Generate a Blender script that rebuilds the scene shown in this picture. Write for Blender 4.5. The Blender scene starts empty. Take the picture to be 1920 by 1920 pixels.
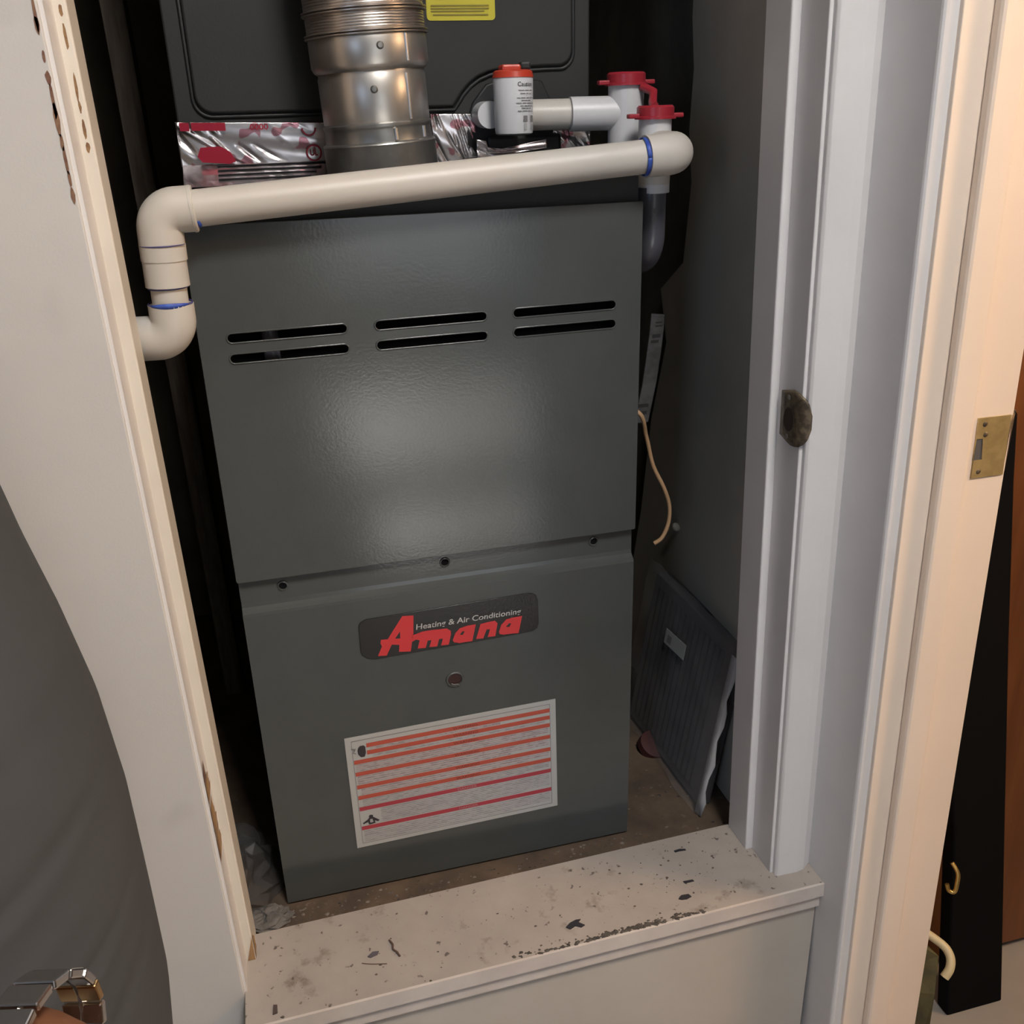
import bpy, bmesh, math, random
from mathutils import Vector, Matrix
random.seed(7)
S = bpy.context.scene
COL = S.collection
PI = math.pi

# ------------------------------------------------------------------ camera
cam = bpy.data.cameras.new('camera')
cam_ob = bpy.data.objects.new('camera', cam)
COL.objects.link(cam_ob)
cam.sensor_width = 36.0
cam.sensor_fit = 'HORIZONTAL'
cam.lens = 36.0 * 1787.2 / 1920.0
cam.clip_start = 0.02
CAM_M = [[0.9663003, 0.1250338, -0.2250117, 0.063503], [-0.2558686, 0.3707904, -0.8927742, -0.934268], [-0.0281948, 0.9202614, 0.3902871, 0.892239], [0, 0, 0, 1]]
cam_ob.matrix_world = Matrix(CAM_M)
S.camera = cam_ob

# ------------------------------------------------------------------ world, light, exposure
S.view_settings.view_transform = 'Standard'
S.view_settings.look = 'None'
S.view_settings.gamma = 1.0
S.view_settings.use_curve_mapping = False
S.view_settings.exposure = 0.0
w = bpy.data.worlds.new('world'); S.world = w
w.use_nodes = True
bg = w.node_tree.nodes['Background']
bg.inputs[0].default_value = (0.55, 0.62, 0.72, 1)
bg.inputs[1].default_value = 0.3


def area(name, loc, target, sx, sy, power, color):
    l = bpy.data.lights.new(name, 'AREA')
    l.shape = 'RECTANGLE'; l.size = sx; l.size_y = sy
    l.energy = power; l.color = color
    o = bpy.data.objects.new(name, l); COL.objects.link(o)
    o.location = loc
    o.rotation_euler = (Vector(target) - Vector(loc)).to_track_quat('-Z', 'Y').to_euler()
    return o


# sun and daylight through the sash window at the far end of the hallway, ceiling lamp, added fills at left and in the next room
sun = bpy.data.lights.new('sun', 'SUN'); sun.energy = 21.0; sun.angle = 0.012; sun.color = (1.0, 0.98, 0.95)
sun_ob = bpy.data.objects.new('sun', sun); COL.objects.link(sun_ob)
sun_ob.rotation_euler = Vector((0.0, 1.0, -0.70)).to_track_quat('-Z', 'Y').to_euler()
area('daylight_back', (0.95, -4.62, 0.75), (0.62, 0, 0.60), 1.05, 1.5, 9, (0.90, 0.95, 1.0))
area('cool_fill_left', (-1.76, -2.6, 0.95), (0.6, -0.1, 0.5), 0.9, 1.2, 15.0, (0.54, 0.71, 1.0))  # added cool fill from the left; the wall has no window there
area('ceiling_lamp', (0.50, -1.35, 2.24), (0.45, -1.0, 0.0), 0.45, 0.45, 40, (1.0, 0.965, 0.93))
area('jamb_fill', (1.7, -0.80, 1.35), (0.8, -0.2, 0.3), 0.3, 0.3, 16.0, (1.0, 0.62, 0.32))  # added warm light to brighten the side jamb, not a lamp in view

# ------------------------------------------------------------------ materials
MATS = {}


def mat(name, color, rough=0.5, metal=0.0, color2=None, scale=20.0, lo=0.4, hi=0.65, detail=4.0,
        bump=0.0, bscale=200.0, spec=0.5, stretch=None, trans=0.0, coat=0.0, layers=None, emission=None):
    """principled material; optional noise mix to color2, extra noise layers, fine bump"""
    if name in MATS:
        return MATS[name]
    m = bpy.data.materials.new(name); m.use_nodes = True
    nt = m.node_tree; N = nt.nodes; L = nt.links
    p = N['Principled BSDF']
    p.inputs['Base Color'].default_value = (*color, 1)
    p.inputs['Roughness'].default_value = rough
    p.inputs['Metallic'].default_value = metal
    p.inputs['Specular IOR Level'].default_value = spec
    if trans: p.inputs['Transmission Weight'].default_value = trans
    if coat: p.inputs['Coat Weight'].default_value = coat; p.inputs['Coat Roughness'].default_value = 0.15
    tc = N.new('ShaderNodeTexCoord')
    src = tc.outputs['Object']
    if stretch:
        mp = N.new('ShaderNodeMapping'); mp.inputs['Scale'].default_value = stretch
        L.new(src, mp.inputs['Vector']); src = mp.outputs['Vector']
    out = None
    lay = list(layers or [])
    if color2 is not None:
        lay.insert(0, (color2, scale, lo, hi, detail, 1.0))
    for (c2, sc, l0, h0, de, amt) in lay:
        n = N.new('ShaderNodeTexNoise'); n.inputs['Scale'].default_value = sc
        n.inputs['Detail'].default_value = de; n.inputs['Roughness'].default_value = 0.6
        L.new(src, n.inputs['Vector'])
        r = N.new('ShaderNodeMapRange'); r.inputs[1].default_value = l0; r.inputs[2].default_value = h0
        r.inputs[4].default_value = amt
        L.new(n.outputs['Fac'], r.inputs[0])
        mx = N.new('ShaderNodeMix'); mx.data_type = 'RGBA'
        L.new(r.outputs[0], mx.inputs[0])
        if out is None: mx.inputs[6].default_value = (*color, 1)
        else: L.new(out, mx.inputs[6])
        mx.inputs[7].default_value = (*c2, 1)
        out = mx.outputs[2]
    if out is not None: L.new(out, p.inputs['Base Color'])
    if bump:
        n = N.new('ShaderNodeTexNoise'); n.inputs['Scale'].default_value = bscale; n.inputs['Detail'].default_value = 3
        L.new(src, n.inputs['Vector'])
        b = N.new('ShaderNodeBump'); b.inputs['Strength'].default_value = bump; b.inputs['Distance'].default_value = 0.001
        L.new(n.outputs['Fac'], b.inputs['Height']); L.new(b.outputs[0], p.inputs['Normal'])
    if emission:
        p.inputs['Emission Color'].default_value = (*emission[0], 1); p.inputs['Emission Strength'].default_value = emission[1]
    MATS[name] = m
    return m


M_WALL = mat('white_wall_paint', (0.61, 0.585, 0.555), 0.45, color2=(0.555, 0.535, 0.515), scale=5, lo=0.45, hi=0.8, bump=0.08, bscale=600,
             layers=[((0.36, 0.34, 0.32), 7, 0.62, 0.80, 3, 0.45)])
M_ROOMW = mat('blue_grey_room_paint', (0.26, 0.29, 0.34), 0.7, color2=(0.24, 0.27, 0.32), scale=3)  # blue grey picked for the unseen walls to cool the bounced light
M_TRIM = mat('white_trim_paint', (0.72, 0.70, 0.69), 0.38, color2=(0.67, 0.65, 0.64), scale=9, lo=0.45, hi=0.8, bump=0.05, bscale=300)
M_TRIML = mat('yellowed_trim_paint', (0.66, 0.61, 0.53), 0.4, color2=(0.60, 0.55, 0.48), scale=9, lo=0.45, hi=0.8, bump=0.05, bscale=300)
M_WARM = mat('cream_trim_paint', (0.86, 0.73, 0.61), 0.42, color2=(0.82, 0.69, 0.57), scale=5, lo=0.4, hi=0.8, bump=0.05, bscale=300)
M_WOODRAW = mat('bare_wood', (0.42, 0.26, 0.11), 0.6, color2=(0.22, 0.12, 0.06), scale=60, stretch=(1, 1, 0.15))
M_CHIP = mat('exposed_brown_wood', (0.26, 0.15, 0.065), 0.7, color2=(0.16, 0.08, 0.04), scale=200)
M_RUST = mat('chipped_brown_primer', (0.16, 0.07, 0.045), 0.7, color2=(0.25, 0.14, 0.08), scale=90)
M_SILL = mat('dirty_sill_paint', (0.38, 0.335, 0.295), 0.6, color2=(0.32, 0.28, 0.25), scale=14, lo=0.35, hi=0.7, detail=8, bump=0.2, bscale=120,
             layers=[((0.15, 0.115, 0.09), 26, 0.60, 0.72, 6, 0.75), ((0.06, 0.045, 0.04), 110, 0.67, 0.73, 2, 0.8)])
M_NOSE = mat('sill_nose_paint', (0.60, 0.54, 0.49), 0.5, color2=(0.52, 0.46, 0.42), scale=12)
M_RISER = mat('beige_riser_paint', (0.48, 0.44, 0.385), 0.6, color2=(0.43, 0.395, 0.345), scale=4, bump=0.06, bscale=500)
M_CFLOOR = mat('dusty_closet_floor', (0.115, 0.078, 0.05), 0.9, color2=(0.06, 0.042, 0.03), scale=18, lo=0.35, hi=0.65, detail=8,
               layers=[((0.20, 0.16, 0.12), 60, 0.64, 0.75, 4, 0.7)])
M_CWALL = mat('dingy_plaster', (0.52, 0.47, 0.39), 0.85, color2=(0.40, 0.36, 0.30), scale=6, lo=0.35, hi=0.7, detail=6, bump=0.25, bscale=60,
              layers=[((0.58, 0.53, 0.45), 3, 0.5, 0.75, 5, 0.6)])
M_CDARK = mat('dark_closet_wall', (0.17, 0.145, 0.11), 0.9, color2=(0.11, 0.095, 0.072), scale=8, bump=0.2, bscale=40)  # mottled dark brown, deeper than the plasterboard lining
M_FURN = mat('grey_textured_enamel', (0.064, 0.070, 0.068), 0.15, bump=0.07, bscale=330, spec=0.55, color2=(0.058, 0.064, 0.062), scale=12)
M_FDARK = mat('dark_grey_enamel', (0.028, 0.028, 0.0265), 0.55, bump=0.15, bscale=400, spec=0.35, color2=(0.024, 0.024, 0.0235), scale=8)
M_BLACK = mat('black_inside', (0.006, 0.006, 0.007), 0.9, spec=0.08)
M_BLKPL = mat('black_plastic', (0.012, 0.012, 0.013), 0.55)
M_GALV = mat('galvanised_steel', (0.66, 0.64, 0.61), 0.34, 0.9, color2=(0.48, 0.45, 0.41), scale=16, lo=0.35, hi=0.7, stretch=(1, 1, 0.35), bump=0.08, bscale=50)
M_GALVD = mat('dull_galvanised_steel', (0.36, 0.355, 0.34), 0.36, 0.85, color2=(0.22, 0.22, 0.21), scale=22, lo=0.35, hi=0.7)
M_ALU = mat('corrugated_aluminium', (0.55, 0.49, 0.44), 0.33, 0.9, color2=(0.42, 0.37, 0.33), scale=30)
M_PVC = mat('white_pvc', (0.50, 0.47, 0.425), 0.42, color2=(0.45, 0.42, 0.375), scale=9, lo=0.45, hi=0.75)
M_PVCW = mat('bright_white_pvc', (0.56, 0.56, 0.57), 0.36)
M_GREYPL = mat('grey_trap_plastic', (0.075, 0.075, 0.09), 0.28)
M_BLUE = mat('blue_pipe_primer', (0.02, 0.045, 0.30), 0.5, color2=(0.05, 0.12, 0.45), scale=90)
M_BLUEV = mat('violet_pipe_primer', (0.06, 0.055, 0.17), 0.5)
M_RED = mat('crimson_plastic', (0.30, 0.018, 0.03), 0.35)
M_ORED = mat('orange_red_plastic', (0.48, 0.045, 0.02), 0.35)
M_YEL = mat('yellow_label', (0.52, 0.45, 0.03), 0.45)
M_YELT = mat('yellow_label_print', (0.24, 0.19, 0.03), 0.6)
M_PRINT = mat('black_print', (0.03, 0.025, 0.03), 0.5)
M_GPRINT = mat('grey_print', (0.19, 0.18, 0.18), 0.6)
M_LABEL = mat('white_label', (0.40, 0.40, 0.385), 0.5)
M_LTXT = mat('label_small_print', (0.365, 0.345, 0.35), 0.6, color2=(0.27, 0.26, 0.265), scale=420, lo=0.45, hi=0.6, detail=1, stretch=(0.35, 1, 1))
M_LTXP = mat('pinkish_small_print', (0.39, 0.33, 0.33), 0.6, color2=(0.28, 0.22, 0.23), scale=420, lo=0.45, hi=0.6, detail=1, stretch=(0.35, 1, 1))
M_ORBAR = mat('orange_bar_print', (0.42, 0.075, 0.045), 0.55)
M_RDBAR = mat('red_bar_print', (0.36, 0.04, 0.055), 0.55)
M_BADGE = mat('glossy_black_badge', (0.014, 0.013, 0.013), 0.26, bump=0.2, bscale=380, spec=0.55)
M_LOGO = mat('logo_red', (0.56, 0.035, 0.04), 0.45)
M_SILV = mat('silver_print', (0.42, 0.41, 0.40), 0.45)
M_BRASS = mat('worn_brass', (0.46, 0.34, 0.15), 0.45, 0.35, color2=(0.36, 0.26, 0.11), scale=60)
M_BRASSD = mat('tarnished_brass', (0.20, 0.155, 0.10), 0.5, 0.5, color2=(0.09, 0.07, 0.05), scale=120, lo=0.4, hi=0.6)
M_BRSHINE = mat('gold_metal', (0.62, 0.43, 0.14), 0.3, 0.9)
M_STEEL = mat('bright_steel', (0.62, 0.60, 0.58), 0.2, 1.0)
M_STEELG = mat('gold_edged_steel', (0.66, 0.44, 0.22), 0.25, 1.0)
M_CABLE = mat('tan_cable', (0.42, 0.26, 0.14), 0.5)
M_STRIP = mat('dusty_grey_metal', (0.085, 0.083, 0.086), 0.4, 0.3, color2=(0.045, 0.045, 0.045), scale=55)
M_FILTER = mat('grey_filter_media', (0.030, 0.030, 0.034), 0.8, color2=(0.018, 0.018, 0.021), scale=25)
M_FEDGE = mat('filter_card_edge', (0.055, 0.053, 0.057), 0.7)
M_SHIRT = mat('dark_grey_cotton', (0.058, 0.060, 0.064), 0.9, color2=(0.052, 0.054, 0.058), scale=7, bump=0.15, bscale=900)
M_TROUS = mat('navy_trousers', (0.03, 0.035, 0.05), 0.9)
M_CUFF = mat('light_grey_cuff', (0.30, 0.30, 0.32), 0.8)
M_SKIN = mat('brown_skin', (0.17, 0.075, 0.035), 0.45, color2=(0.14, 0.058, 0.028), scale=14)
M_HAIR = mat('black_hair', (0.01, 0.008, 0.007), 0.6)
M_SHOE = mat('dark_leather', (0.02, 0.016, 0.013), 0.45)
M_ROOMF = mat('light_room_floor', (0.38, 0.36, 0.335), 0.35, color2=(0.34, 0.32, 0.295), scale=6)
M_CEIL = mat('white_ceiling', (0.72, 0.70, 0.66), 0.8)
M_BRWOOD = mat('red_brown_wood', (0.20, 0.075, 0.025), 0.45, color2=(0.12, 0.04, 0.014), scale=5, stretch=(6, 6, 0.6), lo=0.3, hi=0.7)
M_CREAM = mat('cream_plastic', (0.55, 0.47, 0.28), 0.45)
M_OLIVE = mat('olive_cloth', (0.14, 0.12, 0.05), 0.9, color2=(0.08, 0.07, 0.035), scale=30)
M_FLAKE = mat('dark_paint_flake', (0.022, 0.021, 0.026), 0.7)
M_TWIG = mat('brown_crumb', (0.10, 0.06, 0.045), 0.8)
M_GRIME = mat('black_grime', (0.05, 0.042, 0.035), 0.9, color2=(0.11, 0.095, 0.08), scale=60)
M_DUST = mat('grey_dust_lump', (0.15, 0.14, 0.13), 0.95, color2=(0.08, 0.075, 0.07), scale=60)


def foil_material(name, tint):
    m = bpy.data.materials.new(name); m.use_nodes = True
    nt = m.node_tree; N = nt.nodes; L = nt.links; p = N['Principled BSDF']
    p.inputs['Metallic'].default_value = 0.9; p.inputs['Roughness'].default_value = 0.22
    tc = N.new('ShaderNodeTexCoord')
    n = N.new('ShaderNodeTexNoise'); n.inputs['Scale'].default_value = 60; n.inputs['Detail'].default_value = 1
    L.new(tc.outputs['Object'], n.inputs['Vector'])
    r = N.new('ShaderNodeMapRange'); r.inputs[1].default_value = 0.57; r.inputs[2].default_value = 0.59
    r.inputs[4].default_value = 0.7
    L.new(n.outputs['Fac'], r.inputs[0])
    mx = N.new('ShaderNodeMix'); mx.data_type = 'RGBA'
    mx.inputs[6].default_value = (*tint, 1); mx.inputs[7].default_value = (0.40, 0.05, 0.09, 1)
    L.new(r.outputs[0], mx.inputs[0]); L.new(mx.outputs[2], p.inputs['Base Color'])
    return m


M_FOIL = foil_material('printed_foil', (0.74, 0.70, 0.71))
M_FOILP = mat('plain_foil', (0.66, 0.62, 0.63), 0.24, 0.92, color2=(0.50, 0.42, 0.43), scale=30)
M_FRED = mat('foil_red_print', (0.36, 0.012, 0.035), 0.35, 0.3)
M_FLINE = mat('foil_black_lines', (0.03, 0.025, 0.03), 0.5, 0.2)
M_PLAST = mat('clear_plastic_film', (0.62, 0.60, 0.60), 0.22)
_p = M_PLAST.node_tree.nodes['Principled BSDF']; _p.inputs['Alpha'].default_value = 0.15
M_PLASTB = mat('milky_plastic_film', (0.10, 0.097, 0.095), 0.3)
_p = M_PLASTB.node_tree.nodes['Principled BSDF']; _p.inputs['Alpha'].default_value = 0.45

# ------------------------------------------------------------------ helpers


def link(name, me, m, parent=None):
    o = bpy.data.objects.new(name, me)
    COL.objects.link(o)
    if m is not None and not me.materials:
        me.materials.append(m)
    if parent is not None:
        o.parent = parent
        o.matrix_parent_inverse = INV.get(parent.name, Matrix.Identity(4))
    return o


INV = {}


def thing(name, label, cat, loc=(0, 0, 0), group=None):
    o = bpy.data.objects.new(name, None); COL.objects.link(o)
    o.empty_display_size = 0.05
    o.location = loc
    INV[o.name] = Matrix.Translation(-Vector(loc))
    o['label'] = label; o['category'] = cat
    if group: o['group'] = group
    return o


def tag(o, label, cat, group=None):
    o['label'] = label; o['category'] = cat
    if group: o['group'] = group
    return o


def struct(o):
    o['kind'] = 'structure'
    return o


def from_bm(name, bm, m, parent=None, smooth=False, bevel=0.0, segs=2, sub=0, recalc=True):
    if recalc: bmesh.ops.recalc_face_normals(bm, faces=bm.faces)
    me = bpy.data.meshes.new(name); bm.to_mesh(me); bm.free()
    if smooth:
        for p in me.polygons: p.use_smooth = True
    o = link(name, me, m, parent)
    if bevel:
        md = o.modifiers.new('bevel', 'BEVEL'); md.width = bevel; md.segments = segs; md.limit_method = 'ANGLE'; md.angle_limit = 0.6
        md.harden_normals = False
    if sub:
        md = o.modifiers.new('sub', 'SUBSURF'); md.levels = sub; md.render_levels = sub
    return o


def bm_box(bm, x0, x1, y0, y1, z0, z1, lean=0.0):
    vs = []
    for z in (z0, z1):
        for (x, y) in ((x0, y0), (x1, y0), (x1, y1), (x0, y1)):
            vs.append(bm.verts.new((x + lean * z, y, z)))
    for f in ((3, 2, 1, 0), (4, 5, 6, 7), (0, 1, 5, 4), (1, 2, 6, 5), (2, 3, 7, 6), (3, 0, 4, 7)):
        bm.faces.new([vs[i] for i in f])


def box(name, x0, x1, y0, y1, z0, z1, m, parent=None, lean=0.0, bevel=0.0):
    bm = bmesh.new(); bm_box(bm, x0, x1, y0, y1, z0, z1, lean)
    return from_bm(name, bm, m, parent, bevel=bevel)


def prism(name, prof, z0, z1, m, parent=None, lean=0.0, bevel=0.0, smooth=False):
    """closed profile in x,y extruded along z, leaning in x"""
    bm = bmesh.new()
    a = [bm.verts.new((x + lean * z0, y, z0)) for x, y in prof]
    b = [bm.verts.new((x + lean * z1, y, z1)) for x, y in prof]
    n = len(prof)
    for i in range(n):
        bm.faces.new((a[i], a[(i + 1) % n], b[(i + 1) % n], b[i]))
    bm.faces.new(a[::-1]); bm.faces.new(b)
    return from_bm(name, bm, m, parent, bevel=bevel, smooth=smooth)


def xprism(name, prof, x0, x1, m, parent=None, bevel=0.0, segs=2):
    """closed profile in y,z extruded along x"""
    bm = bmesh.new()
    a = [bm.verts.new((x0, y, z)) for y, z in prof]
    b = [bm.verts.new((x1, y, z)) for y, z in prof]
    n = len(prof)
    for i in range(n):
        bm.faces.new((a[i], a[(i + 1) % n], b[(i + 1) % n], b[i]))
    bm.faces.new(a[::-1]); bm.faces.new(b)
    return from_bm(name, bm, m, parent, bevel=bevel, segs=segs)


def arc(cx, cz, r, a0, a1, n=8):
    return [(cx + r * math.cos(a0 + (a1 - a0) * i / n), cz + r * math.sin(a0 + (a1 - a0) * i / n)) for i in range(n + 1)]


def rrect(x0, x1, z0, z1, r, n=6):
    return (arc(x1 - r, z0 + r, r, -PI / 2, 0, n) + arc(x1 - r, z1 - r, r, 0, PI / 2, n) +
            arc(x0 + r, z1 - r, r, PI / 2, PI, n) + arc(x0 + r, z0 + r, r, PI, 1.5 * PI, n))


def slot(x0, x1, za, zb, r, n=8):
    """stadium hole from (x0,za) to (x1,zb)"""
    a = math.atan2(zb - za, x1 - x0)
    return arc(x1, zb, r, a - PI / 2, a + PI / 2, n) + arc(x0, za, r, a + PI / 2, a + 1.5 * PI, n)


def plate_mesh(outer, holes, th, bev=0.0):
    """flat plate in the local xy plane (front at +z), with holes, via a filled 2D curve"""
    cu = bpy.data.curves.new('plate', 'CURVE'); cu.dimensions = '2D'; cu.fill_mode = 'BOTH'
    cu.extrude = max(th / 2 - bev, 1e-6); cu.bevel_depth = bev; cu.bevel_resolution = 2; cu.offset = -bev
    for poly in [outer] + list(holes):
        sp = cu.splines.new('POLY'); sp.points.add(len(poly) - 1)
        for i, (x, z) in enumerate(poly): sp.points[i].co = (x, z, 0, 1)
        sp.use_cyclic_u = True
    o = bpy.data.objects.new('tmp', cu); COL.objects.link(o)
    dg = bpy.context.evaluated_depsgraph_get()
    me = bpy.data.meshes.new_from_object(o.evaluated_get(dg))
    bpy.data.objects.remove(o); bpy.data.curves.remove(cu)
    me.materials.clear()
    return me


def wall_plate(name, outer, holes, y, th, m, parent=None, bev=0.0):
    """plate standing in the xz plane, its front (towards -y) at y"""
    me = plate_mesh(outer, holes, th, bev)
    # local (x, y, z) -> world (x, y + th/2 - z, y)
    me.transform(Matrix(((1, 0, 0, 0), (0, 0, -1, y + th / 2), (0, 1, 0, 0), (0, 0, 0, 1))))
    return link(name, me, m, parent)


def text_mesh(body, width, height=None, shear=0.0, offset=0.0, align='CENTER', th=0.0003):
    cu = bpy.data.curves.new('text', 'FONT'); cu.body = body; cu.size = 1.0; cu.shear = shear; cu.offset = offset
    cu.extrude = 0.0; cu.resolution_u = 4
    o = bpy.data.objects.new('tmp', cu); COL.objects.link(o)
    dg = bpy.context.evaluated_depsgraph_get()
    me = bpy.data.meshes.new_from_object(o.evaluated_get(dg))
    bpy.data.objects.remove(o); bpy.data.curves.remove(cu)
    xs = [v.co.x for v in me.vertices]; ys = [v.co.y for v in me.vertices]
    x0, x1, y0, y1 = min(xs), max(xs), min(ys), max(ys)
    sx = width / (x1 - x0); sy = sx if height is None else height / (y1 - y0)
    for v in me.vertices:
        v.co.x = (v.co.x - (x0 + x1) / 2) * sx; v.co.y = (v.co.y - (y0 + y1) / 2) * sy; v.co.z = 0
    me.materials.clear()
    return me


def wall_text(name, body, cx, cz, y, width, height, m, parent, rot=0.0, shear=0.0, offset=0.0):
    me = text_mesh(body, width, height, shear, offset)
    c, s = math.cos(rot), math.sin(rot)
    me.transform(Matrix(((c, -s, 0, cx), (0, 0, -1, y), (s, c, 0, cz), (0, 0, 0, 1))))
    return link(name, me, m, parent)


def flat_poly(name, polys, y, m, parent):
    """thin flat print: list of (outer, [holes]) polygons in x,z"""
    bm = bmesh.new()
    for outer, holes in polys:
        me = plate_mesh(outer, holes, 0.0004)
        me.transform(Matrix(((1, 0, 0, 0), (0, 0, -1, y), (0, 1, 0, 0), (0, 0, 0, 1))))
        bm.from_mesh(me); bpy.data.meshes.remove(me)
    return from_bm(name, bm, m, parent, recalc=False)


def bm_tube(bm, path, rad, n=20, caps=True):
    """sweep a circle along path; rad a number or a list"""
    P = [Vector(p) for p in path]
    if not isinstance(rad, (list, tuple)): rad = [rad] * len(P)
    T = []
    for i in range(len(P)):
        a = P[max(i - 1, 0)]; b = P[min(i + 1, len(P) - 1)]
        t = (b - a)
        if t.length < 1e-9: t = T[-1] if T else Vector((0, 0, 1))
        T.append(t.normalized())
    u = T[0].orthogonal().normalized()
    rings = []
    for i, p in enumerate(P):
        u = (u - T[i] * u.dot(T[i])).normalized(); v = T[i].cross(u)
        rings.append([bm.verts.new(p + rad[i] * (math.cos(2 * PI * k / n) * u + math.sin(2 * PI * k / n) * v)) for k in range(n)])
    for i in range(len(P) - 1):
        for k in range(n):
            bm.faces.new((rings[i][k], rings[i][(k + 1) % n], rings[i + 1][(k + 1) % n], rings[i + 1][k]))
    if caps:
        bm.faces.new(rings[0][::-1]); bm.faces.new(rings[-1])
    return rings


def tube(name, path, rad, m, parent=None, n=20, bevel=0.0, smooth=True):
    bm = bmesh.new(); bm_tube(bm, path, rad, n)
    o = from_bm(name, bm, m, parent, smooth=smooth)
    if smooth:
        md = o.modifiers.new('edge', 'EDGE_SPLIT'); md.split_angle = 0.75
    return o


def bend(p0, p1, p2, r, n=10):
    """polyline p0 -> p1 -> p2 with a round bend of radius r at p1 (list of points)"""
    p0, p1, p2 = Vector(p0), Vector(p1), Vector(p2)
    a = (p0 - p1).normalized(); b = (p2 - p1).normalized()
    ang = a.angle(b); d = r / math.tan(ang / 2)
    s = p1 + a * d; e = p1 + b * d
    c = p1 + (a + b).normalized() * (r / math.sin(ang / 2))
    out = []
    for i in range(n + 1):
        t = i / n
        v = (s - c).lerp(e - c, t)
        # spherical interpolation
        th = (s - c).angle(e - c)
        v = ((s - c) * math.sin((1 - t) * th) + (e - c) * math.sin(t * th)) / math.sin(th)
        out.append(c + v)
    return [p0] + out + [p2]


def lathe(name, prof, m, parent=None, origin=(0, 0, 0), axis=(0, 0, 1), n=32, smooth=True):
    """profile of (radius, height) turned about an axis"""
    ax = Vector(axis).normalized(); o = Vector(origin)
    u = ax.orthogonal().normalized(); v = ax.cross(u)
    bm = bmesh.new(); rings = []
    for r, h in prof:
        if r < 1e-6:
            rings.append([bm.verts.new(o + ax * h)])
        else:
            rings.append([bm.verts.new(o + ax * h + r * (math.cos(2 * PI * k / n) * u + math.sin(2 * PI * k / n) * v)) for k in range(n)])
    for a, b in zip(rings[:-1], rings[1:]):
        for k in range(n):
            k2 = (k + 1) % n
            if len(a) == 1 and len(b) == 1: continue
            if len(a) == 1: bm.faces.new((a[0], b[k2], b[k]))
            elif len(b) == 1: bm.faces.new((a[k], a[k2], b[0]))
            else: bm.faces.new((a[k], a[k2], b[k2], b[k]))
    ob = from_bm(name, bm, m, parent, smooth=smooth)
    if smooth:
        md = ob.modifiers.new('edge', 'EDGE_SPLIT'); md.split_angle = 0.6
    return ob


def crumple(name, x0, x1, z0, z1, y, m, parent, nx=26, nz=10, amp=0.003, outline=None, seed=0, calm=1.0):
    """creased foil sheet facing -y: a few sharp diagonal creases that die out towards u = calm"""
    rnd = random.Random(seed)
    cr = [(rnd.random() * 1.3 - 0.15, rnd.random(), rnd.uniform(0.55, 1.15), rnd.uniform(0.035, 0.10), rnd.uniform(-1, 1), rnd.uniform(0.25, 0.7)) for _ in range(22)]
    bm = bmesh.new(); g = {}
    for j in range(nz + 1):
        for i in range(nx + 1):
            u, v = i / nx, j / nz
            x, z = (x0 + (x1 - x0) * u, z0 + (z1 - z0) * v) if outline is None else outline(u, v)
            px, pz = u * 2.6, v
            d = 0.0
            for (cu, cv, ang, wd, am, ln) in cr:
                qx, qz = px - cu * 2.6, pz - cv
                t = qx * math.cos(ang) - qz * math.sin(ang); nrm = qx * math.sin(ang) + qz * math.cos(ang)
                if abs(t) < ln: d += am * max(0.0, 1 - abs(nrm) / wd) * (1 - (t / ln) ** 2)
            k = 1.0 if calm >= 1 else max(0.12, min(1.0, (calm + 0.15 - u) / 0.3))
            d = d * amp * k + 0.25 * amp * math.sin(v * 9 + u * 5 + seed)
            if i in (0, nx): d *= 0.3
            g[i, j] = bm.verts.new((x, y - 0.0025 - max(-0.0022, min(0.004, d)), z))
    for j in range(nz):
        for i in range(nx):
            bm.faces.new((g[i, j], g[i + 1, j], g[i + 1, j + 1], g[i, j + 1]))
    o = from_bm(name, bm, m, parent, smooth=True)
    md = o.modifiers.new('solid', 'SOLIDIFY'); md.thickness = 0.0004; md.offset = -1
    return o


def blob(name, pts, m, parent=None, seed=1, sub=1, jitter=0.25):
    """a lumpy convex-ish scrap"""
    rnd = random.Random(seed); bm = bmesh.new()
    for p in pts: bm.verts.new([c + (rnd.random() - 0.5) * jitter * 0.01 for c in p])
    r = bmesh.ops.convex_hull(bm, input=bm.verts)
    bmesh.ops.delete(bm, geom=list({g for g in r['geom_interior'] if isinstance(g, bmesh.types.BMVert)}), context='VERTS')
    return from_bm(name, bm, m, parent, sub=sub, smooth=sub > 0)

# ------------------------------------------------------------------ geometry of the place (metres; furnace front at y=0, closet floor z=0)
ZF, ZC = -0.45, 2.30          # hallway floor and ceiling
LR, LL = -0.0265, -0.0125     # the old door frames stand a little out of plumb

# --- room shell
struct(box('floor', -1.8, 2.6, -4.75, 1.2, ZF - 0.04, ZF, M_ROOMF))
struct(box('ceiling', -1.8, 2.6, -4.75, 1.2, ZC, ZC + 0.04, M_CEIL))
struct(box('wall_left', -1.86, -1.8, -4.75, 0.9, ZF, ZC, M_ROOMW))
bm = bmesh.new()
for a in ((-1.8, 0.30, ZF, ZC), (1.60, 2.6, ZF, ZC), (0.30, 1.60, 1.56, ZC), (0.30, 1.60, ZF, -0.06)):
    bm_box(bm, a[0], a[1], -4.72, -4.66, a[2], a[3])
struct(from_bm('wall_back', bm, M_ROOMW))
fr = struct(wall_plate('window_1', [(0.30, -0.06), (1.60, -0.06), (1.60, 1.56), (0.30, 1.56)],
                       [rrect(0.35, 1.55, 1.22, 1.50, 0.004), rrect(0.35, 1.55, -0.02, 0.90, 0.004)], -4.70, 0.04, M_TRIM))
struct(box('wall_far', 2.6, 2.66, -4.75, 1.2, ZF, ZC, M_ROOMW))
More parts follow.
